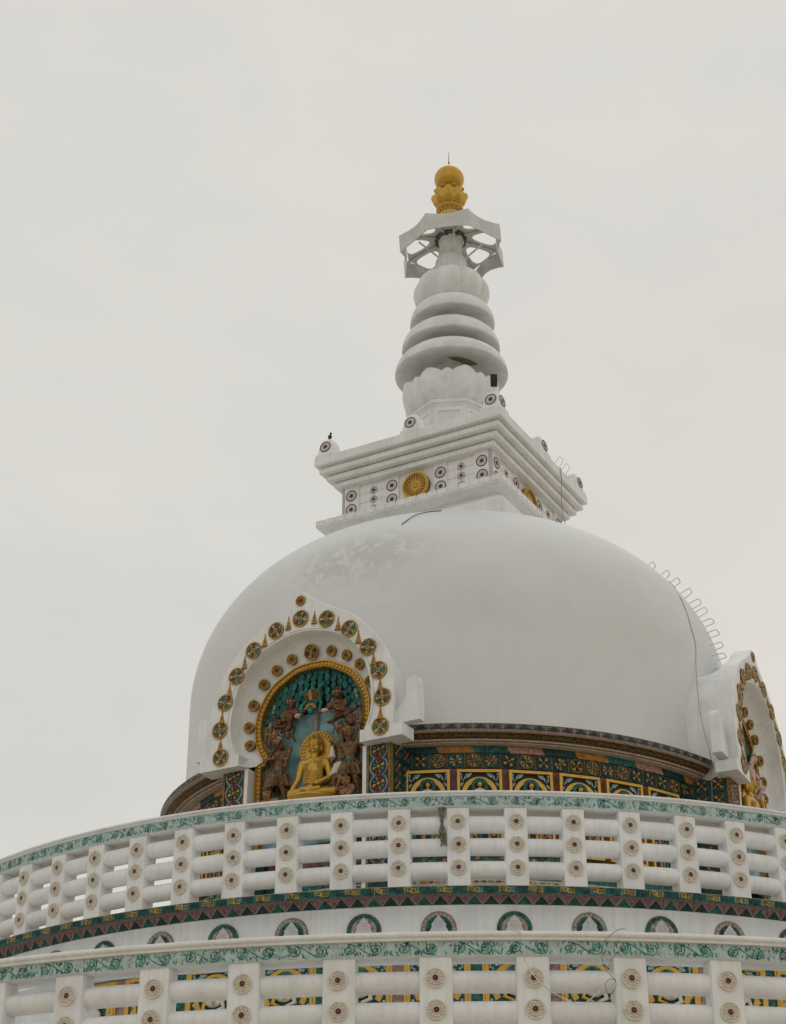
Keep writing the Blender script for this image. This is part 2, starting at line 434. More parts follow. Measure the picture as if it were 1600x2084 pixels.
def balustrade(name, label, R, Z, ntot, au, k0, k1, postw, tubes, zb, zt, rosz, scz, copz, Rcop, scw, group, shelf):
    """posts with three rosettes, three round rails per bay, ornamented beam and coping"""
    root = thing(name, label, 'balustrade', (0, 0, Z), off=True)
    st = 2*PI/ntot
    # beam + coping, full circle
    b = MB()
    Ri = R-.30
    b.lathe([(Ri, zt), (R-.012, zt), (R+.012, scz[0]-.004), (R+.012, scz[1]+.004), (Ri, scz[1]+.004)], white, 288)
    c = MB()
    c0, c1 = copz
    c.lathe([(Ri-.04, c0), (Rcop-.035, c0), (Rcop-.030, c0+(c1-c0)*.35), (Rcop-.008, c0+(c1-c0)*.42), (Rcop, c0+(c1-c0)*.62), (Rcop-.006, c1-.006), (Rcop-.02, c1), (Ri-.04, c1)], white, 288)
    b.build('beam', root, 30); c.build('coping', root, 30)
    # ornament band
    s = MB()
    f = cylmap(R+.012)
    a_lo, a_hi = au+(k0-1)*st, au+(k1+1)*st
    n = int((a_hi-a_lo)*R/.12)
    s.rect(a_lo*R, a_hi*R, scz[0], scz[1], f, 0, .004, bandbg, n)
    x = a_lo*R
    # thin edging lines
    f2 = cylmap(R+.016)
    while x < a_hi*R - scw:
        scroll(s, f2, x, scw*.97, scz[0]+.006, scz[1]-.004, .003)
        x += scw
    s.build('scroll_band', root)
    # post
    ph = zt-zb
    p = MB()
    bev = .006
    prof = [(-postw/2, 0.002), (postw/2, 0.002), (postw/2, .22-.006), (-postw/2, .22-.006)]
    def post_box(b, hw, y0, y1, z0, z1, m):
        e = .008
        ring_ = [(-hw+e, y0), (hw-e, y0), (hw, y0+e), (hw, y1), (-hw, y1), (-hw, y0+e)]
        vs = [(x, y, z0) for x, y in ring_]+[(x, y, z1) for x, y in ring_]
        k = len(ring_)
        b.add(vs, [[i, (i+1) % k, (i+1) % k+k, i+k] for i in range(k)]+[list(range(k-1, -1, -1)), list(range(k, 2*k))], m)
    post_box(p, postw/2, 0, .20, 0, ph-.002, white)
    pm = p.mesh('post')
    tr, tR = tubes
    gap = st*R-postw
    # tube: built along local x, slightly bulging round rail
    t = MB()
    hl = gap/2+.03
    pts = [(-hl, 0, 0), (-hl*.93, 0, 0), (-hl*.8, 0, 0), (0, 0, 0), (hl*.8, 0, 0), (hl*.93, 0, 0), (hl, 0, 0)]
    t.tube(pts, [tr*.90, tr*.97, tr, tr, tr, tr*.97, tr*.90], white, 24)
    tm = t.mesh('round_rail', 50)
    for k in range(k0, k1+1):
        a = au+k*st+random.uniform(-.0012, .0012)
        o = bpy.data.objects.new('post', pm); C.objects.link(o); place(o, root, pos(R, a, zb), a+random.uniform(-.006, .006))
        for i, z in enumerate(rosz):
            q = bpy.data.objects.new('rosette', ros_me); C.objects.link(q); q.parent = o
            q.location = (random.uniform(-.006, .006), -.0005, z-zb+random.uniform(-.004, .004)); q.rotation_euler = (0, random.uniform(0, 6), 0)
        if k < k1:
            am = a+st/2
            for i, z in enumerate(rosz):
                q = bpy.data.objects.new('round_rail', tm); C.objects.link(q)
                place(q, root, pos(tR, am, z-.008+random.uniform(-.004, .004)), am)
    return root

UP_ST = 2*PI/78; LO_ST = 2*PI/82
upper = balustrade('upper_balustrade', 'upper curved white balustrade with three rows of round rails below the dome', 8.0, 4.87, 78, -.0035, -14, 10, .25, (.097, 7.90), 4.87, 5.775,
    (5.616, 5.362, 5.105), (5.788, 5.904), (5.904, 5.957), 8.065, .485, 'upper', None)
lower = balustrade('lower_balustrade', 'lower and nearer curved white balustrade with widely spaced rosette posts', 11.127, 2.40, 82, -.0209, -8, 8, .285, (.097, 11.0), 2.42, 3.417,
    (3.230, 2.964, 2.698), (3.419, 3.549), (3.549, 3.622), 11.205, .485, 'lower', None)

# ================================================================== figures (voxel-joined)
def blob(name, prims, m, parent, vox=.010, smooth=3, loc=(0, 0, 0)):
    b = MB()
    for q in prims:
        if q[0] == 'c':
            _, p0, r0, p1, r1 = q
            n = 5
            P0, P1 = Vector(p0), Vector(p1)
            b.tube([P0.lerp(P1, i/n) for i in range(n+1)], [r0+(r1-r0)*i/n for i in range(n+1)], m, 12)
            b.ell(p0, (r0,)*3, m, 12, 8); b.ell(p1, (r1,)*3, m, 12, 8)
        else:
            _, c, r = q[:3]
            rot = q[3] if len(q) > 3 else None
            b.ell(c, r, m, 16, 12, rot=rot)
    me = bpy.data.meshes.new(name); me.from_pydata(b.v, [], b.f)
    o = bpy.data.objects.new(name, me); C.objects.link(o)
    md = o.modifiers.new('r', 'REMESH'); md.mode = 'VOXEL'; md.voxel_size = vox
    if smooth:
        ms = o.modifiers.new('s', 'SMOOTH'); ms.iterations = smooth; ms.factor = .5
    dg = bpy.context.evaluated_depsgraph_get()
    nm = bpy.data.meshes.new_from_object(o.evaluated_get(dg))
    o.modifiers.clear(); old = o.data; o.data = nm; bpy.data.meshes.remove(old); nm.name = name
    nm.materials.clear(); nm.materials.append(m); nm.shade_smooth()
    o.parent = parent; o.location = loc
    return o
def person(root, J, s, skin, vox=.009, face=True):
    """J: joints in local coordinates (x, y, z); s: head height"""
    V = {k: Vector(v) for k, v in J.items()}
    h = V['head']; ch = V['chest']; pe = V['pelvis']
    pr = [('e', h, (s*.38, s*.42, s*.52)), ('c', h-Vector((0, 0, s*.35)), s*.2, ch+Vector((0, 0, s*.35)), s*.24),
          ('e', ch, (s*.66, s*.42, s*.62)), ('c', ch, s*.46, pe, s*.42), ('e', pe, (s*.58, s*.42, s*.42))]
    if face:
        fd = Vector(J.get('look', (0, -1, -.1))).normalized()
        pr += [('c', h+fd*s*.40+Vector((0, 0, s*.08)), s*.05, h+fd*s*.50+Vector((0, 0, -s*.08)), s*.08),
               ('e', h+fd*s*.38+Vector((0, 0, -s*.25)), (s*.13, s*.07, s*.05)),
               ('e', h+Vector((s*.38, 0, 0)), (s*.06, s*.1, s*.15)), ('e', h+Vector((-s*.38, 0, 0)), (s*.06, s*.1, s*.15))]
    for sd in ('L', 'R'):
        sg = -1 if sd == 'L' else 1
        sh = V.get('sh'+sd, ch+Vector((sg*s*.72, 0, s*.35)))
        el, ha = V['el'+sd], V['ha'+sd]
        pr += [('c', sh, s*.26, el, s*.19), ('c', el, s*.19, ha, s*.13), ('c', ch+Vector((0, 0, s*.3)), s*.3, sh, s*.26)]
        d = (ha-el).normalized()
        pr += [('e', ha+d*s*.12, (s*.17, s*.13, s*.17))]
        side = d.cross(Vector((0, 1, 0))); side = side.normalized() if side.length > .1 else Vector((1, 0, 0))
        for q in (-.12, -.04, .04, .12):
            pr.append(('c', ha+d*s*.18+side*s*q, s*.05, ha+d*s*(.42-abs(q))+side*s*q*1.3+Vector((0, -s*.04, 0)), s*.04))
        pr.append(('c', ha+d*s*.06+side*s*.12, s*.055, ha+d*s*.22+side*s*.28, s*.045))
        hp = pe+Vector((sg*s*.30, 0, -s*.1))
        kn, fo = V['kn'+sd], V['fo'+sd]
        pr += [('c', hp, s*.36, kn, s*.25), ('c', kn, s*.24, fo, s*.15), ('c', fo, s*.15, fo+Vector((sg*s*.08, -s*.35, -s*.05)), s*.11)]
    return blob('body', pr, skin, root, vox, 2)
def skirt(root, c, rx, ry, h, flare, m, folds=14):
    b = MB(); n = folds*4
    prof = [(1., 0), (1.06, -.1*h), (1+flare*.5, -.5*h), (1+flare, -h), (.85+flare, -h+.004)]
    vs = []
    for i in range(n):
        a = 2*PI*i/n
        for k, (r, z) in enumerate(prof):
            q = r*(1+(.07+.06*k if k else 0)*math.cos(folds*a))
            vs.append((c[0]+rx*q*math.cos(a), c[1]+ry*q*math.sin(a), c[2]+z))
    p = len(prof)
    b.add(vs, [[i*p+j, ((i+1) % n)*p+j, ((i+1) % n)*p+j+1, i*p+j+1] for i in range(n) for j in range(p-1)], m)
    return b.build('skirt', root, 60)
def hair(root, h, s, m, bun=True):
    pr = [('e', Vector(h)+Vector((0, s*.06, s*.12)), (s*.44, s*.44, s*.46))]
    if bun: pr.append(('e', Vector(h)+Vector((0, .02*s, s*.62)), (s*.2, s*.2, s*.2)))
    return blob('hair', pr, m, root, .009, 1)

# ================================================================== the stupa
PHI = 18.135
stupa = thing('stupa', 'large white domed stupa with a square tower, tiered spire and gilded top', 'stupa', (0, 0, 4.6), off=True)

# dome
DV = (4.38190517, 9.9, 2.85606412, 1.90787595, 2.75215474)
def dome_r(z):
    a, z0, h, n, m = DV
    s = max(0, min(1, (z-z0)/h))
    return a*max(0, 1-s**n)**(1/m)
prof = [(4.378, 8.0), (4.381, 8.6), (4.382, 9.2), (4.382, 9.8)]
for i in range(60):
    t = i/59
    z = 9.95+(12.7559-9.95)*(1-(1-t)**2.2)
    prof.append((max(dome_r(z), .01), z))
d = MB(); d.lathe(prof, domem, 256); d.build('dome', stupa, 60)

# drum wall under the dome with cornice
d = MB(); d.lathe([(4.40, 4.75), (4.40, 7.83)], plum, 192); d.build('drum_wall', stupa, 60)
GAPS = [(R_(-26.6-16.4), R_(-26.6+16.4)), (R_(65.6-16.4), R_(65.6+16.4))]
SPANS = [(R_(65.6+16.4), R_(-26.6-16.4)+2*PI), (R_(-26.6+16.4), R_(65.6-16.4))]
def in_gap(a): return any(g0 < a < g1 for g0, g1 in GAPS)
c = MB()
for A0, A1 in SPANS: c.lathe([(4.36, 8.012), (4.735, 8.012), (4.742, 8.008), (4.742, 7.925), (4.752, 7.922), (4.752, 7.898), (4.70, 7.896), (4.66, 7.875), (4.66, 7.850), (4.60, 7.836), (4.60, 7.815),
         (4.55, 7.811), (4.545, 7.800), (4.50, 7.796), (4.40, 7.80)],
        [beige, beige, frieze, pinkdk, pinkdk, beige, olive, olive, olive, beige, pink, beige, beige, beige], int(256*(A1-A0)/2/PI), A0, A1)
f = cylmap(4.742)
st = R_(2.19)
nT = 150
for i in range(nT):
    s0 = (-180+i*360/nT)/180*PI*4.742; wv = 2*PI*4.742/nT
    if in_gap(s0/4.742) or in_gap((s0+wv)/4.742): continue
    c.prism([(s0+.012, 7.93), (s0+wv-.012, 7.93), (s0+wv/2+.01, 7.995), (s0+wv/2-.01, 7.995)], f, 0, .005, tealdk)
    c.ribbon([(s0, 7.93), (s0, 8.0)], .006, f, 0, .005, stone)
    c.ribbon([(s0, 7.94), (s0+.02, 7.999)], .005, f, 0, .004, stone); c.ribbon([(s0, 7.94), (s0-.02, 7.999)], .005, f, 0, .004, stone)
c.build('cornice', stupa, 30)
# underside corbels colours: slanting blocks band
c = MB(); f = cylmap(4.404)
nP = 58; cols = [tealdk, orange, teal, pink, teal, orange, turq, pink, tealdk]
wv = 2*PI*4.404/nP
for i in range(-22, 30):
    s0 = R_(-4.0)*4.404+(i+.0)*wv
    m = [orange, teal, pink, tealdk][i % 4]
    if in_gap((s0+wv*.5)/4.404): continue
    c.prism([(s0+(wv*k/4), 7.79) for k in range(5)]+[(s0+wv+.045-(wv*k/4), 7.700) for k in range(5)], f, 0, .03, m)
c.build('slanting_block_band', stupa)
# row of mosaic roundels
c = MB(); f = cylmap(4.404)
nM = 116; wv = 2*PI*4.404/nM
c.rect(GAPS[0][1]*4.404, GAPS[1][0]*4.404, 7.488, 7.697, f, 0, .012, tealdk, 60)
c2 = MB(); c2.rect(-1.4*4.404, GAPS[0][0]*4.404, 7.488, 7.697, f, 0, .012, tealdk, 30)
f = cylmap(4.416)
def roundel(b, x, z, r, f, d, rim, pal, hub, n=18, nsec=8, rot=0.):
    b.disc(x, z, r*.86, f, 0, d*.5, black if rim is not gold else golddk, n)
    b.ring(x, z, r*.86, r, f, 0, d, rim, n)
    for i in range(nsec):
        a = rot+2*PI*i/nsec; h = PI/nsec*.72
        m = pal[i % len(pal)]
        b.prism([(x+r*.2*math.cos(a), z+r*.2*math.sin(a)), (x+r*.76*math.cos(a-h), z+r*.76*math.sin(a-h)), (x+r*.82*math.cos(a), z+r*.82*math.sin(a)), (x+r*.76*math.cos(a+h), z+r*.76*math.sin(a+h))], f, d*.4, d*.9, m)
    b.disc(x, z, r*.18, f, 0, d, hub, 8)
for i in range(-42, 42):
    s0 = R_(-.56)*4.404+i*wv
    if abs(s0) > 1.3*4.404 or in_gap(s0/4.404): continue
    pal = [[gild, black, gild, tealdk], [gild, turq, gild, maroon], [stone, gild, tealdk, gild], [pinkdk, gild, turq, golddk]][random.randrange(4)]
    cc_ = c2 if s0 < GAPS[0][0]*4.404 else c
    roundel(cc_, s0, 7.592, .098, f, .012, [teal, tealdk, golddk, teal, golddk][random.randrange(5)], pal, golddk, rot=random.uniform(0, 1))
    cc_.ribbon([(s0+wv/2, 7.50), (s0+wv/2, 7.69)], .008, f, 0, .008, golddk)
fz = cylmap(4.404)
for z0_ in (7.36,): pass
c.build('roundel_band', stupa); c2.build('roundel_band', stupa)
c = MB(); c.rect(R_(44.6)*4.404, R_(49.2)*4.404, 6.4, 7.486, cylmap(4.404), 0, .02, tealdk, 4)
for k_ in range(5): roundel(c, R_(47.0)*4.404, 7.36-.235*k_, .105, cylmap(4.424), .014, teal, [gild, tealdk, golddk, maroon], golddk, rot=.4)
c.build('roundel_strip', stupa)

# framed seated-figure panels round the drum
def figure_panel_meshes(w_, h_, bgm, halo, seat=True, ring_=gold, big=1.):
    f = local
    b = MB()
    t = w_*.062
    for x0, x1, z0, z1 in ((-w_/2, w_/2, h_-t, h_), (-w_/2, w_/2, 0, t), (-w_/2, -w_/2+t, t, h_-t), (w_/2-t, w_/2, t, h_-t)):
        b.rect(x0, x1, z0, z1, f, -.05, .045, gold)
    fr = b.mesh('frame')
    b = MB()
    b.rect(-w_/2+t, w_/2-t, t, h_-t, f, -.03, .004, bgm)
    cz = h_*.49; R1 = w_*.40; R0 = w_*.30
    b.ring(0, cz, R0, R1, f, 0, .02, ring_, 32, a0=-.6, a1=PI+.6)
    b.ring(0, cz+h_*.17, w_*.10, w_*.185, f, 0, .032, halo, 28)
    b.ring(0, cz+h_*.17, w_*.135, w_*.15, f, .03, .037, turq, 28)
    for sx in (-1, 1):
        rn = random.Random(11); cnt = 0
        while cnt < 17:
            x = sx*w_*rn.uniform(.16, .42); z = h_*rn.uniform(.50, .92)
            if x*x+(z-cz)**2 < (R1+.02)**2: continue
            cnt += 1
            b.ell((x, -.012, z), (w_*rn.uniform(.018, .034), .014, w_*.024), bluewh if cnt % 4 else lblue, 7, 5)
        for k in range(6):
            b.ell((sx*w_*(.40-.02*(k % 2)), -.012, h_*(.12+.07*k)), (w_*.03, .012, w_*.026), turq if k % 2 else bluewh, 7, 5)
    bg_ = b.mesh('backing')
    b = MB()
    k = w_/.60
    zc = cz+h_*.17
    b.ell((0, -.045, zc+.012), (.036*k, .035*k, .042*k), gold, 12, 10)
    b.ell((0, -.04, zc+.054*k), (.014*k, .014*k, .012*k), golddk, 8, 6)
    b.ell((0, -.078*k, zc-.002), (.007*k, .010*k, .012*k), gold, 6, 5)
    b.tube([(0, -.04, zc-.02*k), (0, -.04, zc-.06*k)], .016*k, gold, 8)
    b.ell((0, -.035, zc-.115*k), (.100*k, .045*k, .078*k), cream, 16, 10)
    b.ell((.012*k, -.068, zc-.125*k), (.032*k, .018*k, .05*k), peach, 10, 8)
    for sx in (-1, 1):
        b.tube([(sx*.085*k, -.035, zc-.10*k), (sx*.115*k, -.045, zc-.20*k), (sx*.03*k, -.08, zc-.24*k)], [.026*k, .024*k, .016*k], cream if sx > 0 else gold, 8)
        b.ell((sx*.03*k, -.085, zc-.243*k), (.022*k, .012, .014*k), gold, 8, 6)
        b.tube([(0, -.05, zc-.27*k), (sx*.15*k, -.06, zc-.29*k), (sx*.02*k, -.09, zc-.30*k)], [.04*k, .032*k, .022*k], cream, 8)
    fg = b.mesh('seated_figure', 50)
    b = MB()
    z0 = zc-.335*k
    for j in range(9):
        b.ell(((j-4)*.042*k, -.04, z0), (.023*k, .022, .03*k), [pink, turq, gold][j % 3], 8, 6)
    b.rect(-.20*k, .20*k, z0-.055*k, z0-.028*k, f, 0, .05, gild)
    b.rect(-.17*k, .17*k, z0-.085*k, z0-.057*k, f, 0, .04, turq)
    st_ = b.mesh('lotus_seat', 50)
    return fr, bg_, fg, st_
def put_panels(root, name, meshes, R, az, z0, rz=None):
    fr, bg_, fg, st_ = meshes
    o = bpy.data.objects.new(name, fr); C.objects.link(o); place(o, root, pos(R, az, z0), az)
    for me in (bg_, fg, st_):
        q = bpy.data.objects.new(me.name.split('.')[0], me); C.objects.link(q); q.parent = o
    return o
pm = figure_panel_meshes(.60, .66, black, teal)
# second, lower row: ornament only
def plain_panel(w_, h_, bgm, alt):
    f = local
    b = MB(); t = .035
    for x0, x1, z0, z1 in ((-w_/2, w_/2, h_-t, h_), (-w_/2, w_/2, 0, t), (-w_/2, -w_/2+t, t, h_-t), (w_/2-t, w_/2, t, h_-t)):
        b.rect(x0, x1, z0, z1, f, -.05, .045, gold)
    b.rect(-w_/2+t, w_/2-t, t, h_-t, f, -.03, .004, bgm)
    for k_, x in enumerate((-.235, -.185, -.125, -.06, .0, .06, .115, .18, .235)):
        b.rect(x-.02, x+.02, t, h_-t, f, 0, .012+.004*(k_ % 3), [gild, black, pink, golddk, turq, black, gild, tealdk, gild][(k_+3*alt) % 9])
    for x in (-.09, .16):
        roundel(b, x, h_*.62, .055, f, .02, gild, [turq, gild, maroon, pink] if alt else [gild, black, pink, gild], golddk)
    for x in (-.2, .2, -.04, .12): b.ell((x, -.01, h_*.8), (.03, .02, .02), bluewh if alt else pink, 7, 5)
    return b.mesh('ornament_panel', 50)
pl = [plain_panel(.60, .48, black, 0), plain_panel(.60, .48, tealdk, 1)]
per = R_(8.93)
for k in range(-8, 12):
    az = R_(3.46)+k*per
    if R_(-26.9-18.5) < az < R_(-26.9+18.4) or R_(65.5-18) < az < R_(65.5+18): continue
    put_panels(stupa, 'figure_panel', pm, 4.43, az, 6.79)
    q = bpy.data.objects.new('ornament_panel', pl[k % 2]); C.objects.link(q); place(q, stupa, pos(4.43, az, 6.30), az)
# painted ornament belt at the foot of the drum
c = MB(); f = cylmap(4.404)
c.rect(-1.3*4.404, 1.5*4.404, 5.98, 6.29, f, 0, .015, teal, 90)
c.rect(-1.3*4.404, 1.5*4.404, 5.80, 5.975, f, 0, .02, beige, 90)
f = cylmap(4.419)
for i in range(-60, 68):
    s0 = i*.098
    for q_ in range(3):
        xx = s0+random.uniform(-.05, .05); zz_ = 6.21+random.uniform(-.045, .05); m_ = [pinkdk, gild, turq, orange, golddk, maroon, tealdk][random.randrange(7)]
        c.prism([(xx-.03, zz_-.02), (xx+.02, zz_-.03), (xx+.035, zz_+.015), (xx-.01, zz_+.03)], f, 0, .010+.002*q_, m_)
    c.rect(s0-.045, s0+random.uniform(-.01, .045), 5.93, 5.955, f, 0, .012, [pinkdk, stone, orange, stone][random.randrange(4)])
    if random.random() < .4: c.rect(s0-.02, s0+.03, 5.935, 5.95, f, 0, .014, black)
c.build('foot_belt', stupa)

# ---------------------------------------------------------------- niche (dormer) builder
def mirror(half): return [(-x, z) for x, z in half[::-1]]+half[1:]
OUT = [(0, 10.17), (.07, 10.12), (.15, 10.06), (.27, 9.965), (.5, 9.835), (.78, 9.68), (1.0, 9.50), (1.2, 9.27), (1.36, 9.02), (1.455, 8.76), (1.485, 8.42), (1.47, 8.1), (1.455, 7.74)]
INN = [(0, 9.55), (.17, 9.54), (.45, 9.465), (.71, 9.34), (.88, 9.18), (1.02, 8.96), (1.10, 8.72), (1.14, 8.48), (1.145, 8.3), (1.115, 8.1), (1.04, 7.92), (.965, 7.74)]
FRO = [(0, 9.215), (.25, 9.19), (.45, 9.10), (.66, 8.97), (.82, 8.76), (.91, 8.54), (.93, 8.30), (.885, 8.07), (.775, 7.87), (.905, 7.80), (.905, 6.6)]
def niche(azd, dface, tree=True):
    az = R_(azd)
    dF = dface
    # frame local to the niche: x=u, y=-(d-dF), z
    b = MB(); f = local
    NN = 61
    o = resample(smoothpath(mirror(OUT)[:13], 4)+smoothpath(OUT, 4)[1:], 2*NN-1)
    o = resample(smoothpath(OUT, 4), NN); o = [(-x, z) for x, z in o[::-1]]+o[1:]
    n_ = resample(smoothpath(INN, 4), NN); n_ = [(-x, z) for x, z in n_[::-1]]+n_[1:]
    K = len(o)
    # soffit end: follows frame at d=-0.36 (only the arch part)
    fr_arch = FRO[:9]
    e = resample(smoothpath(fr_arch, 4), NN); e = [(-x, z) for x, z in e[::-1]]+e[1:]
    secs = []       # rings of points from back to front along outer, then inner, soffit
    def sec(pts, d): return [(x, -d, z) for x, z in pts]
    def scaled(k, drop, low):
        r = []
        for x, z in o:
            t = max(0, min(1, (z-7.74)/2.43))
            zz = z
            if z > low: zz = low+(z-low)*drop
            r.append((x*k, zz))
        return r
    rows = [sec(scaled(1-y_/4.88+fl, dr_, 9.5), -y_) for y_, dr_, fl in ((1.25, .20, .0), (.95, .22, .02), (.80, .24, .015), (.62, .28, .005), (.50, .36, 0), (.42, .52, 0), (.365, .74, 0), (.335, .90, 0), (.315, .98, 0))]+[sec(scaled(.94, 1, 9.5), -.30), sec(o, -.012)]
    rows.append([(x*.993, 0, 7.74+(z-7.74)*.996) for x, z in o])
    rows.append(sec(n_, 0))
    rows.append([(x*.99, .012, z-.006) for x, z in n_])
    # soffit curves inwards
    for th in (20, 40, 58, 74, 90):
        t = 1-math.cos(R_(th)); y_ = .36*math.sin(R_(th))
        rows.append([((1-t)*a[0]+t*q[0], y_, (1-t)*a[1]+t*q[1]) for a, q in zip(n_, e)])
    vs = [p for r in rows for p in r]
    fs = [[i*K+j, i*K+j+1, (i+1)*K+j+1, (i+1)*K+j] for i in range(len(rows)-1) for j in range(K-1)]
    b.add(vs, fs, white)
    loc = pos(dF, az, 0)
    root = b.build('niche', stupa, 35, loc, az)
    def child(mb, name, smooth=None, loc=(0, 0, 0)):
        q = bpy.data.objects.new(name, mb.mesh(name, smooth)); C.objects.link(q); q.parent = root; q.location = loc
        return q
    # foot blocks and stepped shoulders
    for sx in (-1, 1):
        b = MB()
        b.box((sx*1.295, .155, 7.818), (.325, .158, .084), white)
        child(b, 'foot_block')
        b = MB()
        xs = sx*1.69
        b.prism([(sx*x_, z_) for x_, z_ in ((1.36, 7.965), (1.795, 7.965), (1.795, 8.335), (1.60, 8.335), (1.50, 8.20), (1.42, 8.12), (1.36, 8.10))], f, -.29, -.148, white, back=True)
        pts = [(xs+.10*math.cos(PI*i/12)+(0), 8.49+.12*math.sin(PI*i/12)) for i in range(13)]
        b.prism([(xs-.10, 8.336)]+[(xs+.10, 8.336)]+pts, f, -.29, -.152, white, back=True)
        child(b, 'shoulder_block')
    # thin wire along the rim
    b = MB()
    rim = [(x*1.03, -.008, 7.74+(z-7.74)*1.015) for x, z in n_[6:-6]]
    b.tube(rim, .006, steel, 5)
    child(b, 'rim_wire')
    # jambs and body of the niche below the hood
    b = MB()
    for sx in (-1, 1):
        b.box((sx*.945, .33, 6.2), (.028, .16, 1.54), white)
        b.box((sx*1.04, .80, 6.2), (.26, .35, 1.535), tealdk)
    child(b, 'jamb')
    # pilasters with stacked roundels
    for sx in (-1, 1):
        b = MB()
        x0, x1 = sorted((sx*.975, sx*1.335))
        yf = .20
        b.box(((x0+x1)/2, yf+.30, 6.2), ((x1-x0)/2, .30, 1.535), golddk)
        cxm = (x0+x1)/2
        ff = lambda s_, z_, d_: (cxm+s_, yf-d_, z_)
        b.rect(-.145, .145, 4.9, 7.73, ff, 0, .006, tealdk)
        for s_ in (-.165, .165): b.rect(s_-.015, s_+.015, 4.9, 7.73, ff, 0, .02, golddk)
        z = 7.66
        while z > 6.0:
            roundel(b, 0, z, .118, lambda a_, z_, d_: ff(a_, z_, d_+.006), .016, maroon, [gild, maroon, golddk, turq], gild, n=22, rot=.3)
            b.ring(0, z, .122, .138, ff, .005, .014, lblue, 24)
            for s_ in (-1, 1):
                b.ell((s_*.12, yf-.01, z-.118), (.022, .012, .03), lblue, 8, 6)
                b.ell((s_*.09, yf-.01, z-.118), (.018, .012, .018), turq, 8, 6)
            z -= .236
        # outer side face
        sxx = x1 if sx > 0 else x0
        fs_ = lambda s_, z_, d_: (sxx+sx*d_, yf+.15+s_, z_)
        b.rect(-.13, .44, 4.9, 7.73, fs_, 0, .005, tealdk)
        for s_ in (-.135,): b.rect(s_-.015, s_+.03, 4.9, 7.73, fs_, 0, .012, golddk)
        z = 7.66
        while z > 6.0:
            for sc_ in (.02, .26):
                roundel(b, sc_, z, .108, lambda a_, z_, d_: fs_(a_, z_, d_+.005), .012, teal, [gild, maroon, golddk, tealdk], gild, n=18, rot=.8)
            z -= .236
        child(b, 'pilaster', 40)
    # gilded beaded frame
    b = MB()
    fo = smoothpath(FRO[:9], 5)+FRO[9:]
    fo = [(-x, z) for x, z in fo[::-1]]+fo[1:]
    def inset(pts, t):
        r = []
        for i, (x, z) in enumerate(pts):
            x0, z0 = pts[max(0, i-1)]; x1, z1 = pts[min(len(pts)-1, i+1)]
            dx, dz = x1-x0, z1-z0; l = math.hypot(dx, dz)
            r.append((x+dz/l*t, z-dx/l*t))
        return r
    fi = inset(fo, .105)
    y0 = -.36
    b.strip(fo, fi, f, y0-.10, y0+.02, gold)
    b.strip(inset(fo, .0), inset(fo, .016), f, y0, y0+.045, gold)
    b.strip(inset(fo, .088), inset(fo, .105), f, y0, y0+.04, golddk)
    mid = inset(fo, .052)
    L_ = sum(math.dist(a, c_) for a, c_ in zip(mid, mid[1:]))
    nb = int(L_/.062)
    bp_ = resample(mid, nb)
    for i, (x, z) in enumerate(bp_):
        if z < 6.9: continue
        a, c_ = bp_[max(0, i-1)], bp_[min(nb-1, i+1)]
        an = math.atan2(c_[1]-a[1], c_[0]-a[0])
        rot = Matrix.Rotation(-an, 3, 'Y')
        b.ell((x, -(y0+.02), z), (.026, .022, .034), gold, 8, 6, rot=rot)
    child(b, 'gilded_frame', 50)
    # back panel
    b = MB()
    poly = inset(fo, .095)
    # light blue backing as strips between left and right halves
    h = len(poly)//2
    A = poly[:h+1]; B = poly[h:][::-1]
    b.strip(A, B, f, y0-.12, y0-.07, lblue)
    b.prism([(.80*math.sin(-1.25+2.5*i/24), 8.32+.80*math.cos(-1.25+2.5*i/24)) for i in range(25)]+[(.66*math.sin(1.15-2.3*i/16), 8.42+.36*math.cos(1.15-2.3*i/16)) for i in range(17)], f, y0-.08, y0-.062, tealdk)
    child(b, 'back_panel')
    # ornament on the hood face
    for sx, lst in ((1, [(.215, 9.72), (.605, 9.54), (.935, 9.27), (1.175, 8.895), (1.28, 8.50), (1.285, 8.095)]), (-1, [(.215, 9.72), (.605, 9.54), (.935, 9.27), (1.175, 8.895), (1.28, 8.50), (1.285, 8.095)])):
        for x, z in lst:
            o_ = bpy.data.objects.new('cone_ornament', CONE); C.objects.link(o_); o_.parent = root; o_.location = (sx*x, 0, z-.10)
    for i, (x, z) in enumerate([(-.01, 9.75), (-.42, 9.65), (-.79, 9.42), (-1.06, 9.08), (-1.23, 8.71), (-1.30, 8.31), (-1.265, 7.90), (.42, 9.65), (.79, 9.42), (1.09, 9.08), (1.26, 8.71), (1.32, 8.31), (1.29, 7.90)]):
        o_ = bpy.data.objects.new('mosaic_medallion', MEDAL[i % 2]); C.objects.link(o_); o_.parent = root; o_.location = (x, 0, z); o_.rotation_euler = (0, random.uniform(0, 1.5), 0)
    o_ = bpy.data.objects.new('small_medallion', SMED); C.objects.link(o_); o_.parent = root; o_.location = (-.02, 0, 10.03)
    # small medallions on the soffit
    path_n = resample(smoothpath(INN, 4), 40); path_e = resample(smoothpath(fr_arch, 4), 40)
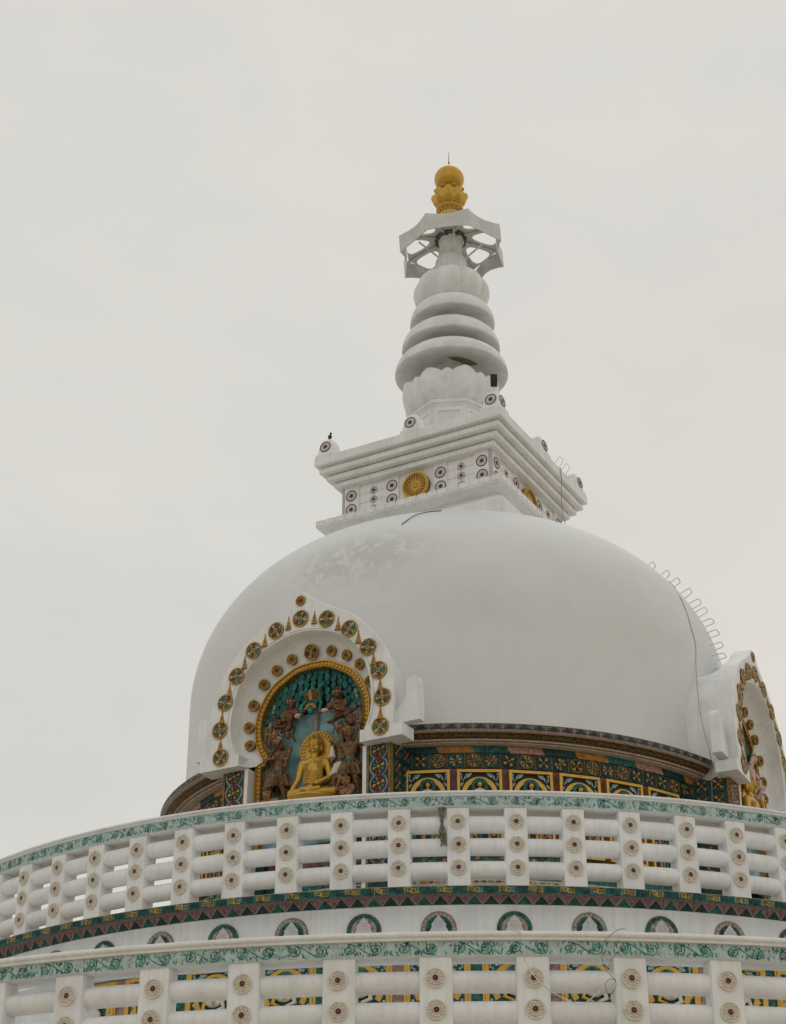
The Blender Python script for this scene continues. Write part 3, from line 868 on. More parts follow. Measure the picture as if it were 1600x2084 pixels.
    for sx in (-1, 1):
        for fr_ in (.0, .155, .29, .43, .57, .72, .86):
            if fr_ == 0 and sx < 0: continue
            i = min(38, int(fr_*39)); t = .60
            a, q = path_n[i], path_e[i]
            th_ = math.acos(1-t); yd = .36*math.sin(th_)
            x = (1-t)*a[0]+t*q[0]; z = (1-t)*a[1]+t*q[1]
            # normal of the soffit
            i2 = i+1; a2, q2 = path_n[i2], path_e[i2]
            T_ = Vector((a2[0]-a[0], 0, a2[1]-a[1])); S_ = Vector((q[0]-a[0], .36, q[1]-a[1]))
            nn = T_.cross(S_).normalized()
            if nn.y > 0: nn = -nn
            nn = (nn*.40+Vector((0, -1, 0))).normalized()
            me = MEDAL[2] if fr_ == 0 else SMED
            o_ = bpy.data.objects.new('mosaic_medallion' if fr_ == 0 else 'small_medallion', me); C.objects.link(o_); o_.parent = root
            if sx < 0: nn.x = -nn.x
            o_.location = Vector((sx*x, yd-.022, z))+nn*.02
            o_.rotation_mode = 'QUATERNION'; o_.rotation_quaternion = Vector((0, -1, 0)).rotation_difference(nn)
    return root, az
# medallion and cone meshes shared by both niches
def medal(r, pal, rim=gild):
    b = MB(); f = local
    b.disc(0, 0, r, f, 0, .012, golddk, 26)
    b.ring(0, 0, r*.86, r, f, 0, .024, rim, 26)
    for i in range(12):
        a = 2*PI*i/12; h = PI/12*.82; m = pal[i % len(pal)]
        b.prism([(r*.24*math.cos(a), r*.24*math.sin(a)), (r*.72*math.cos(a-h), r*.72*math.sin(a-h)), (r*.80*math.cos(a), r*.80*math.sin(a)), (r*.72*math.cos(a+h), r*.72*math.sin(a+h))], f, .01, .021, m)
    b.ring(0, 0, r*.17, r*.24, f, .01, .024, gold, 12); b.disc(0, 0, r*.17, f, .01, .022, turq, 10)
    return b.mesh('mosaic_medallion', 40)
MEDAL = [medal(.128, [turq, turq, beige, pinkdk, maroon, gild]), medal(.128, [beige, maroon, turq, gild, turq, plum]), medal(.115, [black, tealdk, gild, gild, maroon, golddk])]
b = MB(); r = .079
b.disc(0, 0, r, local, -.028, .012, golddk, 22); b.ring(0, 0, r*.8, r, local, 0, .02, gild, 22)
for i in range(10):
    a = 2*PI*i/10
    b.ell((r*.55*math.cos(a), -.012, r*.55*math.sin(a)), (r*.14, .012, r*.14), gild, 7, 5)
b.disc(0, 0, r*.28, local, 0, .02, maroon, 12); b.disc(0, 0, r*.12, local, 0, .026, tealdk, 8)
SMED = b.mesh('small_medallion', 40)
b = MB()
pf = [(.0, 0), (.046, 0), (.048, .016), (.036, .024), (.040, .045), (.030, .055), (.034, .075), (.022, .085), (.027, .105), (.016, .115), (.020, .135), (.010, .145), (.012, .16), (.004, .21), (0, .215)]
b.lathe(pf, [gild if i % 2 else golddk for i in range(14)], 12, -PI/2*1.02, PI/2*1.02)
CONE = b.mesh('cone_ornament', 40)

nicheL, azL = niche(-26.6, 4.88)
nicheR, azR = niche(65.9, 4.96)

# ---------------------------------------------------------------- carvings inside the left niche
def leaf(b, x, z, y, l, an, m):
    pts = [(0, 0), (.36, .18), (.50, .45), (.34, .75), (0, 1.12), (-.34, .75), (-.50, .45), (-.36, .18)]
    ca, sa = math.cos(an), math.sin(an)
    vs = []
    for px, pz in pts:
        X = px*l*.80; Z = -pz*l*1.12
        vs.append((x+X*ca-Z*sa, y-(.0 if abs(px) > .3 else .008)-pz*.018, z+X*sa+Z*ca))
    n = len(vs)
    cen = (x+.45*l*sa, y-.020, z-.45*l*ca)
    allv = vs+[cen]+[(p[0], y+.03, p[2]) for p in vs]
    b.add(allv, [[i, (i+1) % n, n] for i in range(n)]+[[i, n+1+i, n+1+(i+1) % n, (i+1) % n] for i in range(n)], m)
def canopy_leaves(root):
    b = MB()
    rnd = random.Random(3)
    for row in range(5):
        R0 = .765-row*.088
        n = int(20-row*3)
        for i in range(n+1):
            t = -1+2*(i+(.5 if row % 2 else 0))/n
            an = t*1.32
            if row >= 3 and abs(t) > .75: continue
            x = R0*math.sin(an)*1.02; z = 8.33+R0*math.cos(an)+rnd.uniform(-.008, .008)
            if z < 8.5+row*.015: continue
            leaf(b, x, z+.03, .40-row*.018, .112, math.atan2(x, .9)*.55+rnd.uniform(-.28, .28), leafteal if rnd.random() < .75 else turq)
    q = bpy.data.objects.new('carved_leaves', b.mesh('carved_leaves', 30)); C.objects.link(q); q.parent = root
    b = MB()
    b.tube([(.03, .41, 7.2), (.03, .41, 8.0), (.03, .41, 8.6)], [.05, .045, .04], stone, 10)
    for sx in (-1, 1):
        b.tube([(sx*.76, .41, 7.9), (sx*.74, .41, 8.3), (sx*.66, .41, 8.7)], [.04, .04, .03], stone, 8)
    b.ell((.05, .42, 8.60), (.55, .03, .13), black, 24, 10)  # darkness of the gap under the leaves, put in as a black ellipse
    q = bpy.data.objects.new('carved_trunk', b.mesh('carved_trunk', 40)); C.objects.link(q); q.parent = root
canopy_leaves(nicheL); canopy_leaves(nicheR)

def in_niche(az, dF, u, y, z):      # niche-local point -> world
    r = dF-y
    return (r*math.sin(az)+u*math.cos(az), -r*math.cos(az)+u*math.sin(az), z)
def buddha(az, dF, u, y, z0, label):
    t = thing('seated_statue', label, 'statue', in_niche(az, dF, u, y, z0), az+(R_(14) if az < 0 else 0))
    t.scale = (.92, .95, 1.03)
    P = []
    zz = 0.0
    H = lambda x, y_, z_: (x, y_, z_)
    # torso, head (heights above seat)
    P += [('e', (0, 0, .47), (.205, .095, .11)), ('c', (0, 0, .42), .13, (0, 0, .12), .135), ('e', (0, 0, .12), (.17, .12, .09)),
          ('c', (0, -.005, .52), .055, (0, -.01, .62), .055), ('e', (0, -.01, .725), (.092, .095, .125)), ('e', (0, 0, .76), (.096, .095, .105)), ('e', (0, .01, .865), (.045, .045, .05)),
          ('e', (0, -.02, .66), (.06, .07, .05))]
    # face
    P += [('c', (0, -.098, .765), .012, (0, -.128, .70), .020), ('e', (0, -.104, .664), (.034, .016, .010)), ('e', (0, -.095, .628), (.034, .026, .022)),
          ('e', (-.040, -.088, .730), (.028, .020, .013)), ('e', (.040, -.088, .730), (.028, .020, .013)),
          ('c', (-.014, -.104, .772), .010, (-.068, -.080, .768), .009), ('c', (.014, -.104, .772), .010, (.068, -.080, .768), .009),
          ('e', (-.098, .01, .70), (.014, .025, .06)), ('e', (.098, .01, .70), (.014, .025, .06))]
    for s_ in (-1, 1):
        P += [('c', (0, 0, .50), .07, (s_*.185, 0, .485), .062), ('c', (s_*.195, 0, .475), .060, (s_*.245, -.01, .27), .048)]
        P += [('c', (s_*.06, 0, .08), .095, (s_*.33, -.08, .055), .065), ('c', (s_*.33, -.08, .05), .062, (-s_*.02, -.22, .045 if s_ > 0 else .08), .042)]
        P += [('c', (-s_*.02, -.22, .06), .036, (-s_*.14, -.20, .085), .026)]
    # right hand reaching to the ground (viewer's left), left hand in the lap
    P += [('c', (-.245, -.01, .27), .046, (-.30, -.13, .10), .034), ('e', (-.32, -.16, .045), (.036, .022, .05))]
    for k in range(4): P.append(('c', (-.343+k*.017, -.165, .02), .0095, (-.350+k*.018, -.168, -.055+(.008 if k in (0, 3) else 0)), .0075))
    P.append(('c', (-.29, -.165, .04), .011, (-.268, -.175, -.005), .009))
    P += [('c', (.245, -.01, .27), .046, (.07, -.17, .155), .034), ('e', (.02, -.20, .15), (.055, .035, .022))]
    for k in range(4): P.append(('c', (-.02, -.185-.014*k, .152), .0095, (-.085, -.188-.012*k, .150), .0075))
    P.append(('c', (.01, -.19, .165), .011, (-.03, -.20, .185), .009))
    blob('body', P, gold, t, .0065, 1)
    # robe folds as thin raised ridges over the chest
    b = MB()
    for k in range(15):
        pts = []
        for j in range(9):
            q = j/8
            x = -.145+.29*q; z = .20+.019*k - .07*math.sin(PI*q)*(.6) + .10*q*(k/15)
            rr_ = 1-(x/.19)**2
            pts.append((x, -.128*math.sqrt(max(.05, rr_))-.012 if z < .36 else -.118*math.sqrt(max(.05, rr_))-.006, z))
        b.tube([(px, py+.009, pz) for px, py, pz in pts], .0055, gold, 6)
    b.build('robe_folds', t, 60)
    b = MB()        # curled hair cap
    for k in range(5):
        zc = .76+.028*k; rr_ = .094*math.sqrt(max(.02, 1-((zc-.76)/.13)**2))
        for j in range(14):
            a = 2*PI*j/14+k*.2
            if zc < .80 and math.sin(a) < -.35: continue
            b.ell((rr_*1.04*math.cos(a), .0+rr_*1.04*math.sin(a), zc), (.016, .016, .015), golddk if (j+k) % 3 == 0 else gold, 6, 5)
    b.build('hair', t, 60)
    b = MB()        # halo with two rings of beads
    f = local; cz = .68; hr = .285
    ff = lambda s_, z_, d_: (s_, .105-d_, z_)
    b.disc(.02, cz, hr, ff, 0, .02, gold, 36)
    for rr_, n in ((hr*.93, 34), (hr*.80, 28)):
        for j in range(n):
            a = 2*PI*j/n
            b.ell((.02+rr_*math.cos(a), .08, cz+rr_*math.sin(a)), (.020, .014, .020), gold, 7, 5)
    b.ring(.02, cz, hr*.68, hr*.72, ff, .02, .032, gold, 30)
    b.build('halo', t, 50)
    b = MB()        # lotus pedestal
    for j in range(15):
        a = PI*(j+.5)/15
        b.ell((.44*math.cos(a)*1.0, -.22*math.sin(a)-.02, -.075), (.052, .04, .06), pink if j % 2 else gold, 8, 6)
    b.lathe([(0, -.02), (.40, -.02), (.42, -.05), (.38, -.12), (.40, -.20), (.0, -.20)], gold, 24, -PI/2, PI/2)
    b.build('pedestal', t, 40)
    return t
buddha(azL, 4.88, .115, .26, 7.165, 'golden seated statue with halo meditating in the centre of the left niche')
buddha(azR, 4.96, -.22, .22, 7.20, 'golden seated statue seen from the side in the right niche')

def finery(t, J, s, hd=True):
    b = MB()
    ch = Vector(J['chest']); h = Vector(J['head'])
    def ringat(c, r, w_, m, n=14, tilt=0):
        pts = [(c[0]+r*math.cos(2*PI*i/n), c[1]+r*.8*math.sin(2*PI*i/n), c[2]+tilt*math.sin(2*PI*i/n)) for i in range(n+1)]
        b.tube(pts, w_, m, 6)
    ringat(ch+Vector((0, 0, s*.42)), s*.42, s*.055, gild, tilt=s*.2)
    for i in range(7):
        a = PI+PI*(i+.5)/7
        b.ell((ch.x+s*.5*math.cos(a), ch.y+s*.46*math.sin(a), ch.z+s*.18), (s*.07, s*.06, s*.09), golddk, 7, 5)
    for i in range(5):
        b.ell((ch.x+s*.06*(i-2), ch.y-s*.45, ch.z-s*.05-s*.13*i), (s*.05, s*.05, s*.06), gild, 6, 5)
    for sd in ('L', 'R'):
        e = Vector(J['el'+sd]); q = Vector(J['ha'+sd]); m_ = e.lerp(q, .75); ringat(m_, s*.19, s*.05, gild)
        sh = ch+Vector(((-1 if sd == 'L' else 1)*s*.72, 0, s*.35)); ringat(sh.lerp(e, .5), s*.26, s*.05, golddk)
    if hd:
        for i in range(9):
            a = PI*(.95+1.1*i/8)
            b.ell((h.x+s*.40*math.cos(a), h.y+s*.36*math.sin(a), h.z+s*.22), (s*.09, s*.08, s*.11), gild if i % 2 else golddk, 7, 5)
    b.build('jewellery', t, 60)
    pl_ = Vector(J['pelvis'])
    b = MB()
    for sg in (-1, 1):
        b.tube(smoothpath([tuple(pl_+Vector((sg*s*.5, -s*.3, 0))), tuple(pl_+Vector((sg*s*.95, -s*.15, -s*.6))), tuple(pl_+Vector((sg*s*.75, -s*.1, -s*1.3))), tuple(pl_+Vector((sg*s*1.05, -s*.1, -s*1.9)))], 4), s*.10, [stone, olive][sg > 0], 6)
    b.build('sash_ends', t, 60)
def statue(az, dF, u, y, z0, label, J, s, skin, sk=None, hr=None, name='standing_statue', extra=None, group='carved statues in the niches'):
    t = thing(name, label, 'statue', in_niche(az, dF, u, y, z0), az, group)
    person(t, J, s, skin, .0085)
    if sk: skirt(t, *sk)
    if hr: hair(t, J['head'], s, hr)
    if extra: extra(t)
    if s > .11: finery(t, J, s, True)
    return t
# left: archer in front
def bow(t):
    b = MB()
    b.tube([(-.20, -.10, .46), (-.08, -.13, .60), (.10, -.16, .78), (.19, -.16, .93)], [.010, .013, .013, .009], darkm, 6)
    b.build('bow', t, 60)
    b = MB(); b.ell((.17, -.06, .93), (.05, .05, .06), rose, 10, 8); b.build('carved_mask', t, 60)
    b = MB(); b.lathe([(.098, .445), (.108, .43), (.098, .415)], turq, 24); b.build('belt', t, 60)
statue(azL, 4.88, -.475, .27, 7.20, 'brown warrior statue in pleated skirt drawing a bow, left of the golden one',
    dict(head=(.0, -.03, .835), chest=(.01, 0, .63), pelvis=(0, .0, .44), elL=(-.17, -.06, .60), haL=(-.03, -.13, .60), elR=(.20, -.03, .74), haR=(.17, -.10, .52), knL=(-.10, -.06, .20), foL=(-.15, .0, .0), knR=(.10, -.06, .20), foR=(.13, .0, .0)), .178, brown,
    ((0, 0, .44), .125, .09, .24, .55, brown), None, 'warrior_statue', bow)
# behind it, arm raised with a white blade
def blade(t):
    b = MB()
    for dx in (-.02, .02):
        b.tube([(.02+dx, -.05, .99), (.13+dx*2, -.09, .90)], [.012, .02], lilac, 6)
    b.build('blade', t, 60)
statue(azL, 4.88, -.60, .34, 7.20, 'brown warrior statue at the back left raising a white blade over its head',
    dict(head=(.03, -.06, .96), chest=(.02, 0, .74), pelvis=(.0, .02, .48), elL=(-.14, -.04, .90), haL=(-.07, -.08, 1.06), elR=(.14, -.03, .72), haR=(.12, -.08, .60), knL=(-.07, 0, .24), foL=(-.08, .0, .0), knR=(.07, 0, .24), foR=(.08, .0, .0)), .150, brown,
    ((0, 0, .48), .10, .07, .22, .3, olive), brownlt, 'warrior_statue', blade)
# right pair
def pot(t):
    b = MB()
    b.ell((.05, -.06, 1.03), (.105, .08, .09), rose, 14, 10)
    b.build('drum', t, 60)
    b = MB(); b.lathe([(.103, .475), (.115, .46), (.103, .44)], turq, 24); b.build('belt', t, 60)
statue(azL, 4.88, .67, .27, 7.14, 'brown statue at the right of the left niche lifting a round drum overhead',
    dict(head=(.0, -.05, .86), chest=(-.01, 0, .64), pelvis=(0, .0, .46), elL=(-.12, -.04, .90), haL=(.02, -.07, 1.00), elR=(.17, -.04, .86), haR=(.14, -.07, 1.02), knL=(-.11, -.06, .22), foL=(-.16, .0, .0), knR=(.10, -.06, .22), foR=(.14, .0, .0)), .172, brown,
    ((0, 0, .46), .12, .09, .22, .5, brown), brownlt, 'warrior_statue', pot)
def cone_(t):
    b = MB(); b.lathe([(0, .72), (.012, .72), (.05, .56), (.045, .55), (0, .55)], lilac, 16, cx=-.10, cy=-.08); b.build('white_cone', t, 60)
statue(azL, 4.88, .50, .32, 7.14, 'brown statue standing close beside the right hand of the golden one with a white cone',
    dict(head=(.0, -.05, .95), chest=(.0, 0, .72), pelvis=(0, .0, .48), elL=(-.13, -.02, .70), haL=(-.10, -.09, .75), elR=(.13, -.02, .62), haR=(.08, -.08, .55), knL=(-.08, -.04, .24), foL=(-.10, .0, .0), knR=(.07, -.04, .24), foR=(.08, .0, .0)), .150, brown,
    ((0, 0, .48), .10, .07, .16, .4, cream), rose, 'warrior_statue', cone_)
# flying figures
def wings(sx):
    def fn(t):
        b = MB()
        for k in range(3):
            b.ell((sx*(.10+.02*k), .03, .16+.03*k), (.028, .02, .10), stone, 8, 6, rot=Matrix.Rotation(-sx*(.3+.2*k), 3, 'Y'))
        b.build('wings', t, 60)
        b = MB(); b.tube([(-sx*.02, -.05, .12), (-sx*.14, -.09, .02), (-sx*.24, -.07, .0)], [.03, .035, .02], olive, 8); b.ell((sx*.16, -.08, .06), (.06, .05, .035), pale, 10, 8); b.build('sash', t, 60)
    return fn
statue(azL, 4.88, -.33, .33, 8.34, 'flying reddish statue with wings at the upper left inside the niche',
    dict(head=(.02, -.06, .27), chest=(-.02, -.02, .12), pelvis=(-.07, 0, .0), elL=(-.12, -.05, .05), haL=(-.03, -.12, .02), elR=(.12, -.05, .10), haR=(.20, -.09, .06), knL=(-.20, -.08, -.04), foL=(-.27, .0, .14), knR=(.02, -.09, -.10), foR=(-.12, -.06, -.12)), .146, rose, None, maroon, 'flying_statue', wings(1))
statue(azL, 4.88, .42, .33, 8.34, 'flying reddish statue with wings at the upper right inside the niche',
    dict(head=(.02, -.06, .27), chest=(.03, -.02, .12), pelvis=(.07, 0, .0), elR=(.14, -.05, .05), haR=(.05, -.12, .02), elL=(-.10, -.05, .10), haL=(-.19, -.09, .06), knR=(.20, -.08, -.05), foR=(.33, .0, .06), knL=(.0, -.09, -.10), foL=(-.08, -.06, -.12)), .146, rose, None, maroon, 'flying_statue', wings(-1))
# upside-down turquoise figure in the middle
t = thing('upside_down_statue', 'turquoise statue hanging head down below the carved leaves', 'statue', in_niche(azL, 4.88, .03, .33, 8.38), azL)
person(t, dict(head=(.02, -.10, .06), chest=(.01, -.03, .21), pelvis=(.0, 0, .33), elL=(-.17, -.05, .16), haL=(-.15, -.08, .0), elR=(.15, -.05, .16), haR=(.14, -.08, .02), knL=(-.17, -.05, .37), foL=(-.20, -.04, .27), knR=(.15, -.05, .42), foR=(.20, -.02, .47)), .13, turq, .0085, False)
b = MB(); b.ell((0, -.03, .30), (.15, .07, .10), olive, 14, 10); b.tube([(0, -.10, .36), (.01, -.11, .27), (.02, -.10, .2)], [.02, .035, .02], orange, 8); b.build('robe', t, 60)
b = MB(); b.ring(.02, .07, .055, .09, lambda s_, z_, d_: (s_, -.10-d_, z_), 0, .03, orange, 16, a0=.1, a1=PI-.1); b.build('collar', t, 60)
# small crouching figures at the bottom
for u, lab in ((-.53, 'small pinkish crouching statue at the feet of the archer'), (.66, 'small pinkish crouching statue below the drum bearer')):
    sx = 1 if u > 0 else -1
    statue(azL, 4.88, u, .20, 7.06, lab, dict(head=(.03*sx, -.08, .22), chest=(0, -.02, .10), pelvis=(0, .0, -.04), elL=(-.13, -.05, .14), haL=(-.06, -.08, .26 if sx > 0 else .05), elR=(.12, -.05, .10), haR=(.08, -.10, .02), knL=(-.12, -.14, -.05), foL=(-.08, -.08, -.2), knR=(.12, -.14, -.05), foR=(.08, -.08, -.2)), .14, brownlt, None, olive if sx > 0 else rose, 'crouching_statue')
# companions of the right niche, pale
for u, z, lab in ((.42, 8.25, 'pale statue floating above the others in the right niche'), (.60, 7.15, 'pale standing statue deep in the right niche')):
    J = dict(head=(.0, -.05, .33), chest=(0, 0, .14), pelvis=(0, .0, -.03), elL=(-.14, -.05, .22), haL=(-.12, -.10, .38), elR=(.14, -.05, .10), haR=(.10, -.10, .0), knL=(-.12, -.14, -.12), foL=(-.08, -.02, -.28), knR=(.12, -.14, -.12), foR=(.08, -.02, -.28))
    if u > .5: J = dict(head=(.0, -.05, .88), chest=(0, 0, .66), pelvis=(0, .0, .46), elL=(-.16, -.05, .6), haL=(-.10, -.12, .7), elR=(.16, -.05, .6), haR=(.12, -.12, .5), knL=(-.08, -.06, .22), foL=(-.08, 0, 0), knR=(.08, -.06, .22), foR=(.08, 0, 0))
    statue(azR, 4.935, u, .30, z, lab, J, .155, pale, ((0, 0, .46), .10, .08, .22, .4, pink) if u > .5 else None, rose, 'pale_statue')
t = thing('gilded_disc', 'gilded round disc standing among the statues of the right niche', 'ornament', in_niche(azR, 4.935, .42, .18, 7.72), azR)
b = MB(); b.disc(0, .1, .14, local, 0, .03, gold, 24); b.ring(0, .1, .08, .10, local, .03, .045, gold, 20); b.build('disc', t, 40)

# ================================================================== square tower (harmika)
AZF = R_(PHI-45)
tower = MB()
def sq_profile(b, prof, m, eps=0):
    vs = []; k = len(prof)
    for c_ in range(4):
        a = R_(PHI)+c_*PI/2
        for r, z in prof: vs.append(pos(r*math.sqrt(2), a, z))
    for j in range(k-1):
        mm = m[j] if isinstance(m, list) else m
        b.add([vs[c_*k+j+t] for c_ in range(4) for t in (0, 1)], [[2*c_, 2*((c_+1) % 4), 2*((c_+1) % 4)+1, 2*c_+1] for c_ in range(4)], mm)
def slab(b, r, z0, z1, e=.012):
    sq_profile(b, [(0.001, z0), (r-e, z0), (r, z0+e), (r, z1-e), (r-e, z1), (0.001, z1)], white)
sq_profile(tower, [(1.80, 12.0), (1.80, 12.715), (1.785, 12.735), (1.56, 12.925), (1.53, 12.955), (1.53, 12.97), (1.58, 12.985), (1.66, 13.03), (1.70, 13.045), (1.735, 13.05), (1.745, 13.06), (1.745, 13.172), (1.735, 13.182), (1.385, 13.182), (1.385, 13.89)], white)
tw = tower.build('tower', stupa, 12)
corn = MB()
for r, z0, z1 in ((1.535, 13.885, 13.98), (1.632, 13.998, 14.092), (1.725, 14.118, 14.21), (1.79, 14.252, 14.425)): slab(corn, r, z0, z1)
for r, z0, z1 in ((1.49, 13.97, 14.005), (1.585, 14.085, 14.125), (1.68, 14.20, 14.26)): sq_profile(corn, [(r, z0), (r, z1)], white)
q = bpy.data.objects.new('tower_cornice', corn.mesh('tower_cornice', 12)); C.objects.link(q); q.parent = tw
def disc_mesh(r, small=False):
    b = MB()
    b.disc(0, 0, r, local, 0, .006, lilac, 28)
    if not small:
        b.ring(0, 0, r*.86, r*1.0, local, .004, .012, reddot, 28)
        for i in range(8):
            a = 2*PI*i/8
            b.ribbon([(r*.45*math.cos(a), r*.45*math.sin(a)), (r*.62*math.cos(a), r*.62*math.sin(a))], r*.06, local, .004, .009, stone)
        b.disc(0, 0, r*.34, local, .004, .012, reddot, 18)
        b.disc(0, 0, r*.15, local, .006, .016, maroon, 10)
    else:
        for i in range(12):
            a = 2*PI*i/12
            b.disc(r*.72*math.cos(a), r*.72*math.sin(a), r*.16, local, .004, .012, stone if i % 2 else lilac, 8)
        b.disc(0, 0, r*.36, local, .004, .014, reddot, 14)
    return b.mesh('painted_roundel', 30)
DM = disc_mesh(.104); DS = disc_mesh(.076, True)
def wheel_mesh():
    b = MB(); f = local; r = .25
    b.disc(0, 0, r, f, 0, .045, golddk, 40)
    b.ring(0, 0, r*.86, r, f, .0, .09, gold, 40); b.ring(0, 0, r*.78, r*.83, f, .05, .07, gold, 36)
    for i in range(24):
        a = 2*PI*i/24
        b.ribbon([(r*.2*math.cos(a), r*.2*math.sin(a)), (r*.78*math.cos(a), r*.78*math.sin(a))], .017, f, .04, .068, gold)
    b.ell((0, -.06, 0), (.045, .03, .045), gold, 14, 8)
    for i in range(44):
        a = 2*PI*i/44; b.ell((r*.93*math.cos(a), -.09, r*.93*math.sin(a)), (.011, .008, .011), gold, 6, 5)
    return b.mesh('gilded_wheel', 40)
WM = wheel_mesh()
def put(me, name, parent, fm, u, z, d, az):
    q = bpy.data.objects.new(name, me); C.objects.link(q); q.parent = parent
    x, y, zz = fm(u, z, d)
    off = stupa['_off']
    # parent sits at the stupa's origin offset; tower objects carry that offset already
    q.location = (x, y, zz); q.rotation_euler = (0, 0, az)
    return q
for face in range(4):
    az = AZF+face*PI/2
    fm = planemap(az, 1.385)
    b = MB()
    for x0, x1, d_ in ((-1.43, -1.10, .045), (1.10, 1.43, .045), (-.58, -.33, .03), (.35, .60, .03)):
        p_ = MB(); p_.rect(x0, x1, 13.183, 13.884, fm, -.01, d_, white)
        q = bpy.data.objects.new('wall_pilaster', p_.mesh('wall_pilaster')); C.objects.link(q); q.parent = tw
    for x0, x1 in ((-1.10, -.58), (.60, 1.10)):     # recessed three-rail fields
        for k in range(4):
            z = 13.27+.172*k
            b.rect(x0, x1, z-.012+.09, z+.135, fm, -.01, .012, white)
            b.rect(x0, x1, z-.075, z+.07, fm, -.01, .02, white)
        q = bpy.data.objects.new('ribbed_field', b.mesh('ribbed_field')); C.objects.link(q); q.parent = tw; b = MB()
    for x in (-1.245, 1.255): 
        for z in (13.705, 13.44): put(DM, 'painted_roundel', tw, fm, x, z, .045, az)
    for x in (-.455, .475):
        for z in (13.705, 13.44): put(DM, 'painted_roundel', tw, fm, x, z, .03, az)
    for x in (-.82, .86):
        for z in (13.72, 13.545, 13.37): put(DS, 'painted_roundel', tw, fm, x, z, .02, az)
    put(WM, 'gilded_wheel', tw, fm, .02, 13.56, .0, az)
    # dentil tabs on the ledge
    b = MB(); fl = planemap(az, 1.745)
    for i in range(18):
        x = -1.66+i*.1953
        p_ = [(x-.082, 13.172), (x+.082, 13.172), (x+.082, 13.085), (x+.07, 13.072), (x-.082, 13.072)]
        b.prism([(a_, b_+.012) for a_, b_ in p_], fl, -.002, .014, white)
    q = bpy.data.objects.new('dentils', b.mesh('dentils')); C.objects.link(q); q.parent = tw
# acroteria on the roof slab: corners and middles
def knob(parent, u, v, corner):
    """stepped rounded knob; u along, on the slab"""
    b = MB()
    pr = [(.185, 0), (.185, .05), (.165, .075), (.150, .10), (.140, .20), (.128, .28), (.105, .345), (.075, .385), (.04, .405), (.002, .41)]
    vs = []
    for h_, z in pr:
        e = h_*.12
        vs += [(x, y, z) for x, y in ((-h_+e, -h_), (h_-e, -h_), (h_, -h_+e), (h_, h_-e), (h_-e, h_), (-h_+e, h_), (-h_, h_-e), (-h_, -h_+e))]
    b.add(vs, [[i*8+j, i*8+(j+1) % 8, (i+1)*8+(j+1) % 8, (i+1)*8+j] for i in range(len(pr)-1) for j in range(8)], white)
    me = b.mesh('corner_knob', 30)
    q = bpy.data.objects.new('roof_knob', me); C.objects.link(q); q.parent = tw
    q.location = (0, 0, 0)
    return q
for face in range(4):
    az = AZF+face*PI/2
    ca, sa = math.cos(az), math.sin(az)
    for corner, u in ((True, 1.60), (False, .08)):
        q = knob(tw, u, 0, corner)
        dd = 1.60 if corner else 1.60
        q.location = (dd*sa+u*ca, -dd*ca+u*sa, 14.42); q.rotation_euler = (0, 0, az)
        for k in range(2 if corner else 1):
            aa = k*PI/2
            m_ = bpy.data.objects.new('painted_roundel', DM); C.objects.link(m_); m_.parent = tw
            nx, ny = math.sin(az+aa), -math.cos(az+aa)
            m_.location = (q.location[0]+nx*.142, q.location[1]+ny*.142, 14.42+.205); m_.rotation_euler = (-.10, 0, az+aa)

# ================================================================== spire
# octagonal base
b = MB()
def octo(b, prof, m, az0=R_(PHI), rf=None):
    k = len(prof); vs = [pos(r, az0+i*PI/4, z) for i in range(8) for r, z in prof]
    b.add(vs, [[i*k+j, ((i+1) % 8)*k+j, ((i+1) % 8)*k+j+1, i*k+j+1] for i in range(8) for j in range(k-1)], m)
octo(b, [(.93, 14.42), (.93, 14.62), (.90, 14.66), (.74, 14.70), (.74, 15.50), (.755, 15.515), (.76, 15.54), (.80, 15.56), (.805, 15.61), (.78, 15.64), (.3, 15.64)], whiteS)
base = b.build('octagonal_base', stupa, 20)
for i in range(8):      # raised panel frames
    a = R_(PHI)+PI/8+i*PI/4; dd = .74*math.cos(PI/8); hw = .74*math.sin(PI/8)
    fm = planemap(a, dd); b = MB()
    for x0, x1, z0, z1 in ((-hw+.04, hw-.04, 15.40, 15.46), (-hw+.04, hw-.04, 14.8, 14.86), (-hw+.04, -hw+.09, 14.86, 15.40), (hw-.09, hw-.04, 14.86, 15.40)):
        b.rect(x0, x1, z0, z1, fm, -.005, .02, whiteS)
    q = bpy.data.objects.new('panel_moulding', b.mesh('panel_moulding')); C.objects.link(q); q.parent = base
# lotus bowl: petals
def petal(b, az, w, prof, m, tipr=1.):
    """prof: (r, z, halfwidth angle factor)"""
    nu = 12; vs = []
    for r, z, k in prof:
        for j in range(nu+1):
            t = -1+2*j/nu
            a = az+t*w*k
            bulge = r*(1+.05*(1-t*t)) - .03*abs(t)**3
            vs.append(pos(bulge, a, z))
    n = nu+1
    b.add(vs, [[i*n+j, i*n+j+1, (i+1)*n+j+1, (i+1)*n+j] for i in range(len(prof)-1) for j in range(nu)], m)
    # inner skin for thickness
    vs2 = []
    for r, z, k in prof:
        for j in range(nu+1):
            t = -1+2*j/nu; a = az+t*w*k*.98
            vs2.append(pos(r*(1+.05*(1-t*t))-.03*abs(t)**3-.035, a, z-.004))
    o = len(b.v); b.add(vs2, [[i*n+j, (i+1)*n+j, (i+1)*n+j+1, i*n+j+1] for i in range(len(prof)-1) for j in range(nu)], m)
    k0 = (len(prof)-1)*n
    o1 = o-len(vs); kk = b.mi(m)
    for j in range(nu): b.f.append([o1+k0+j, o1+k0+j+1, o+k0+j+1, o+k0+j]); b.m.append(kk)
b = MB()
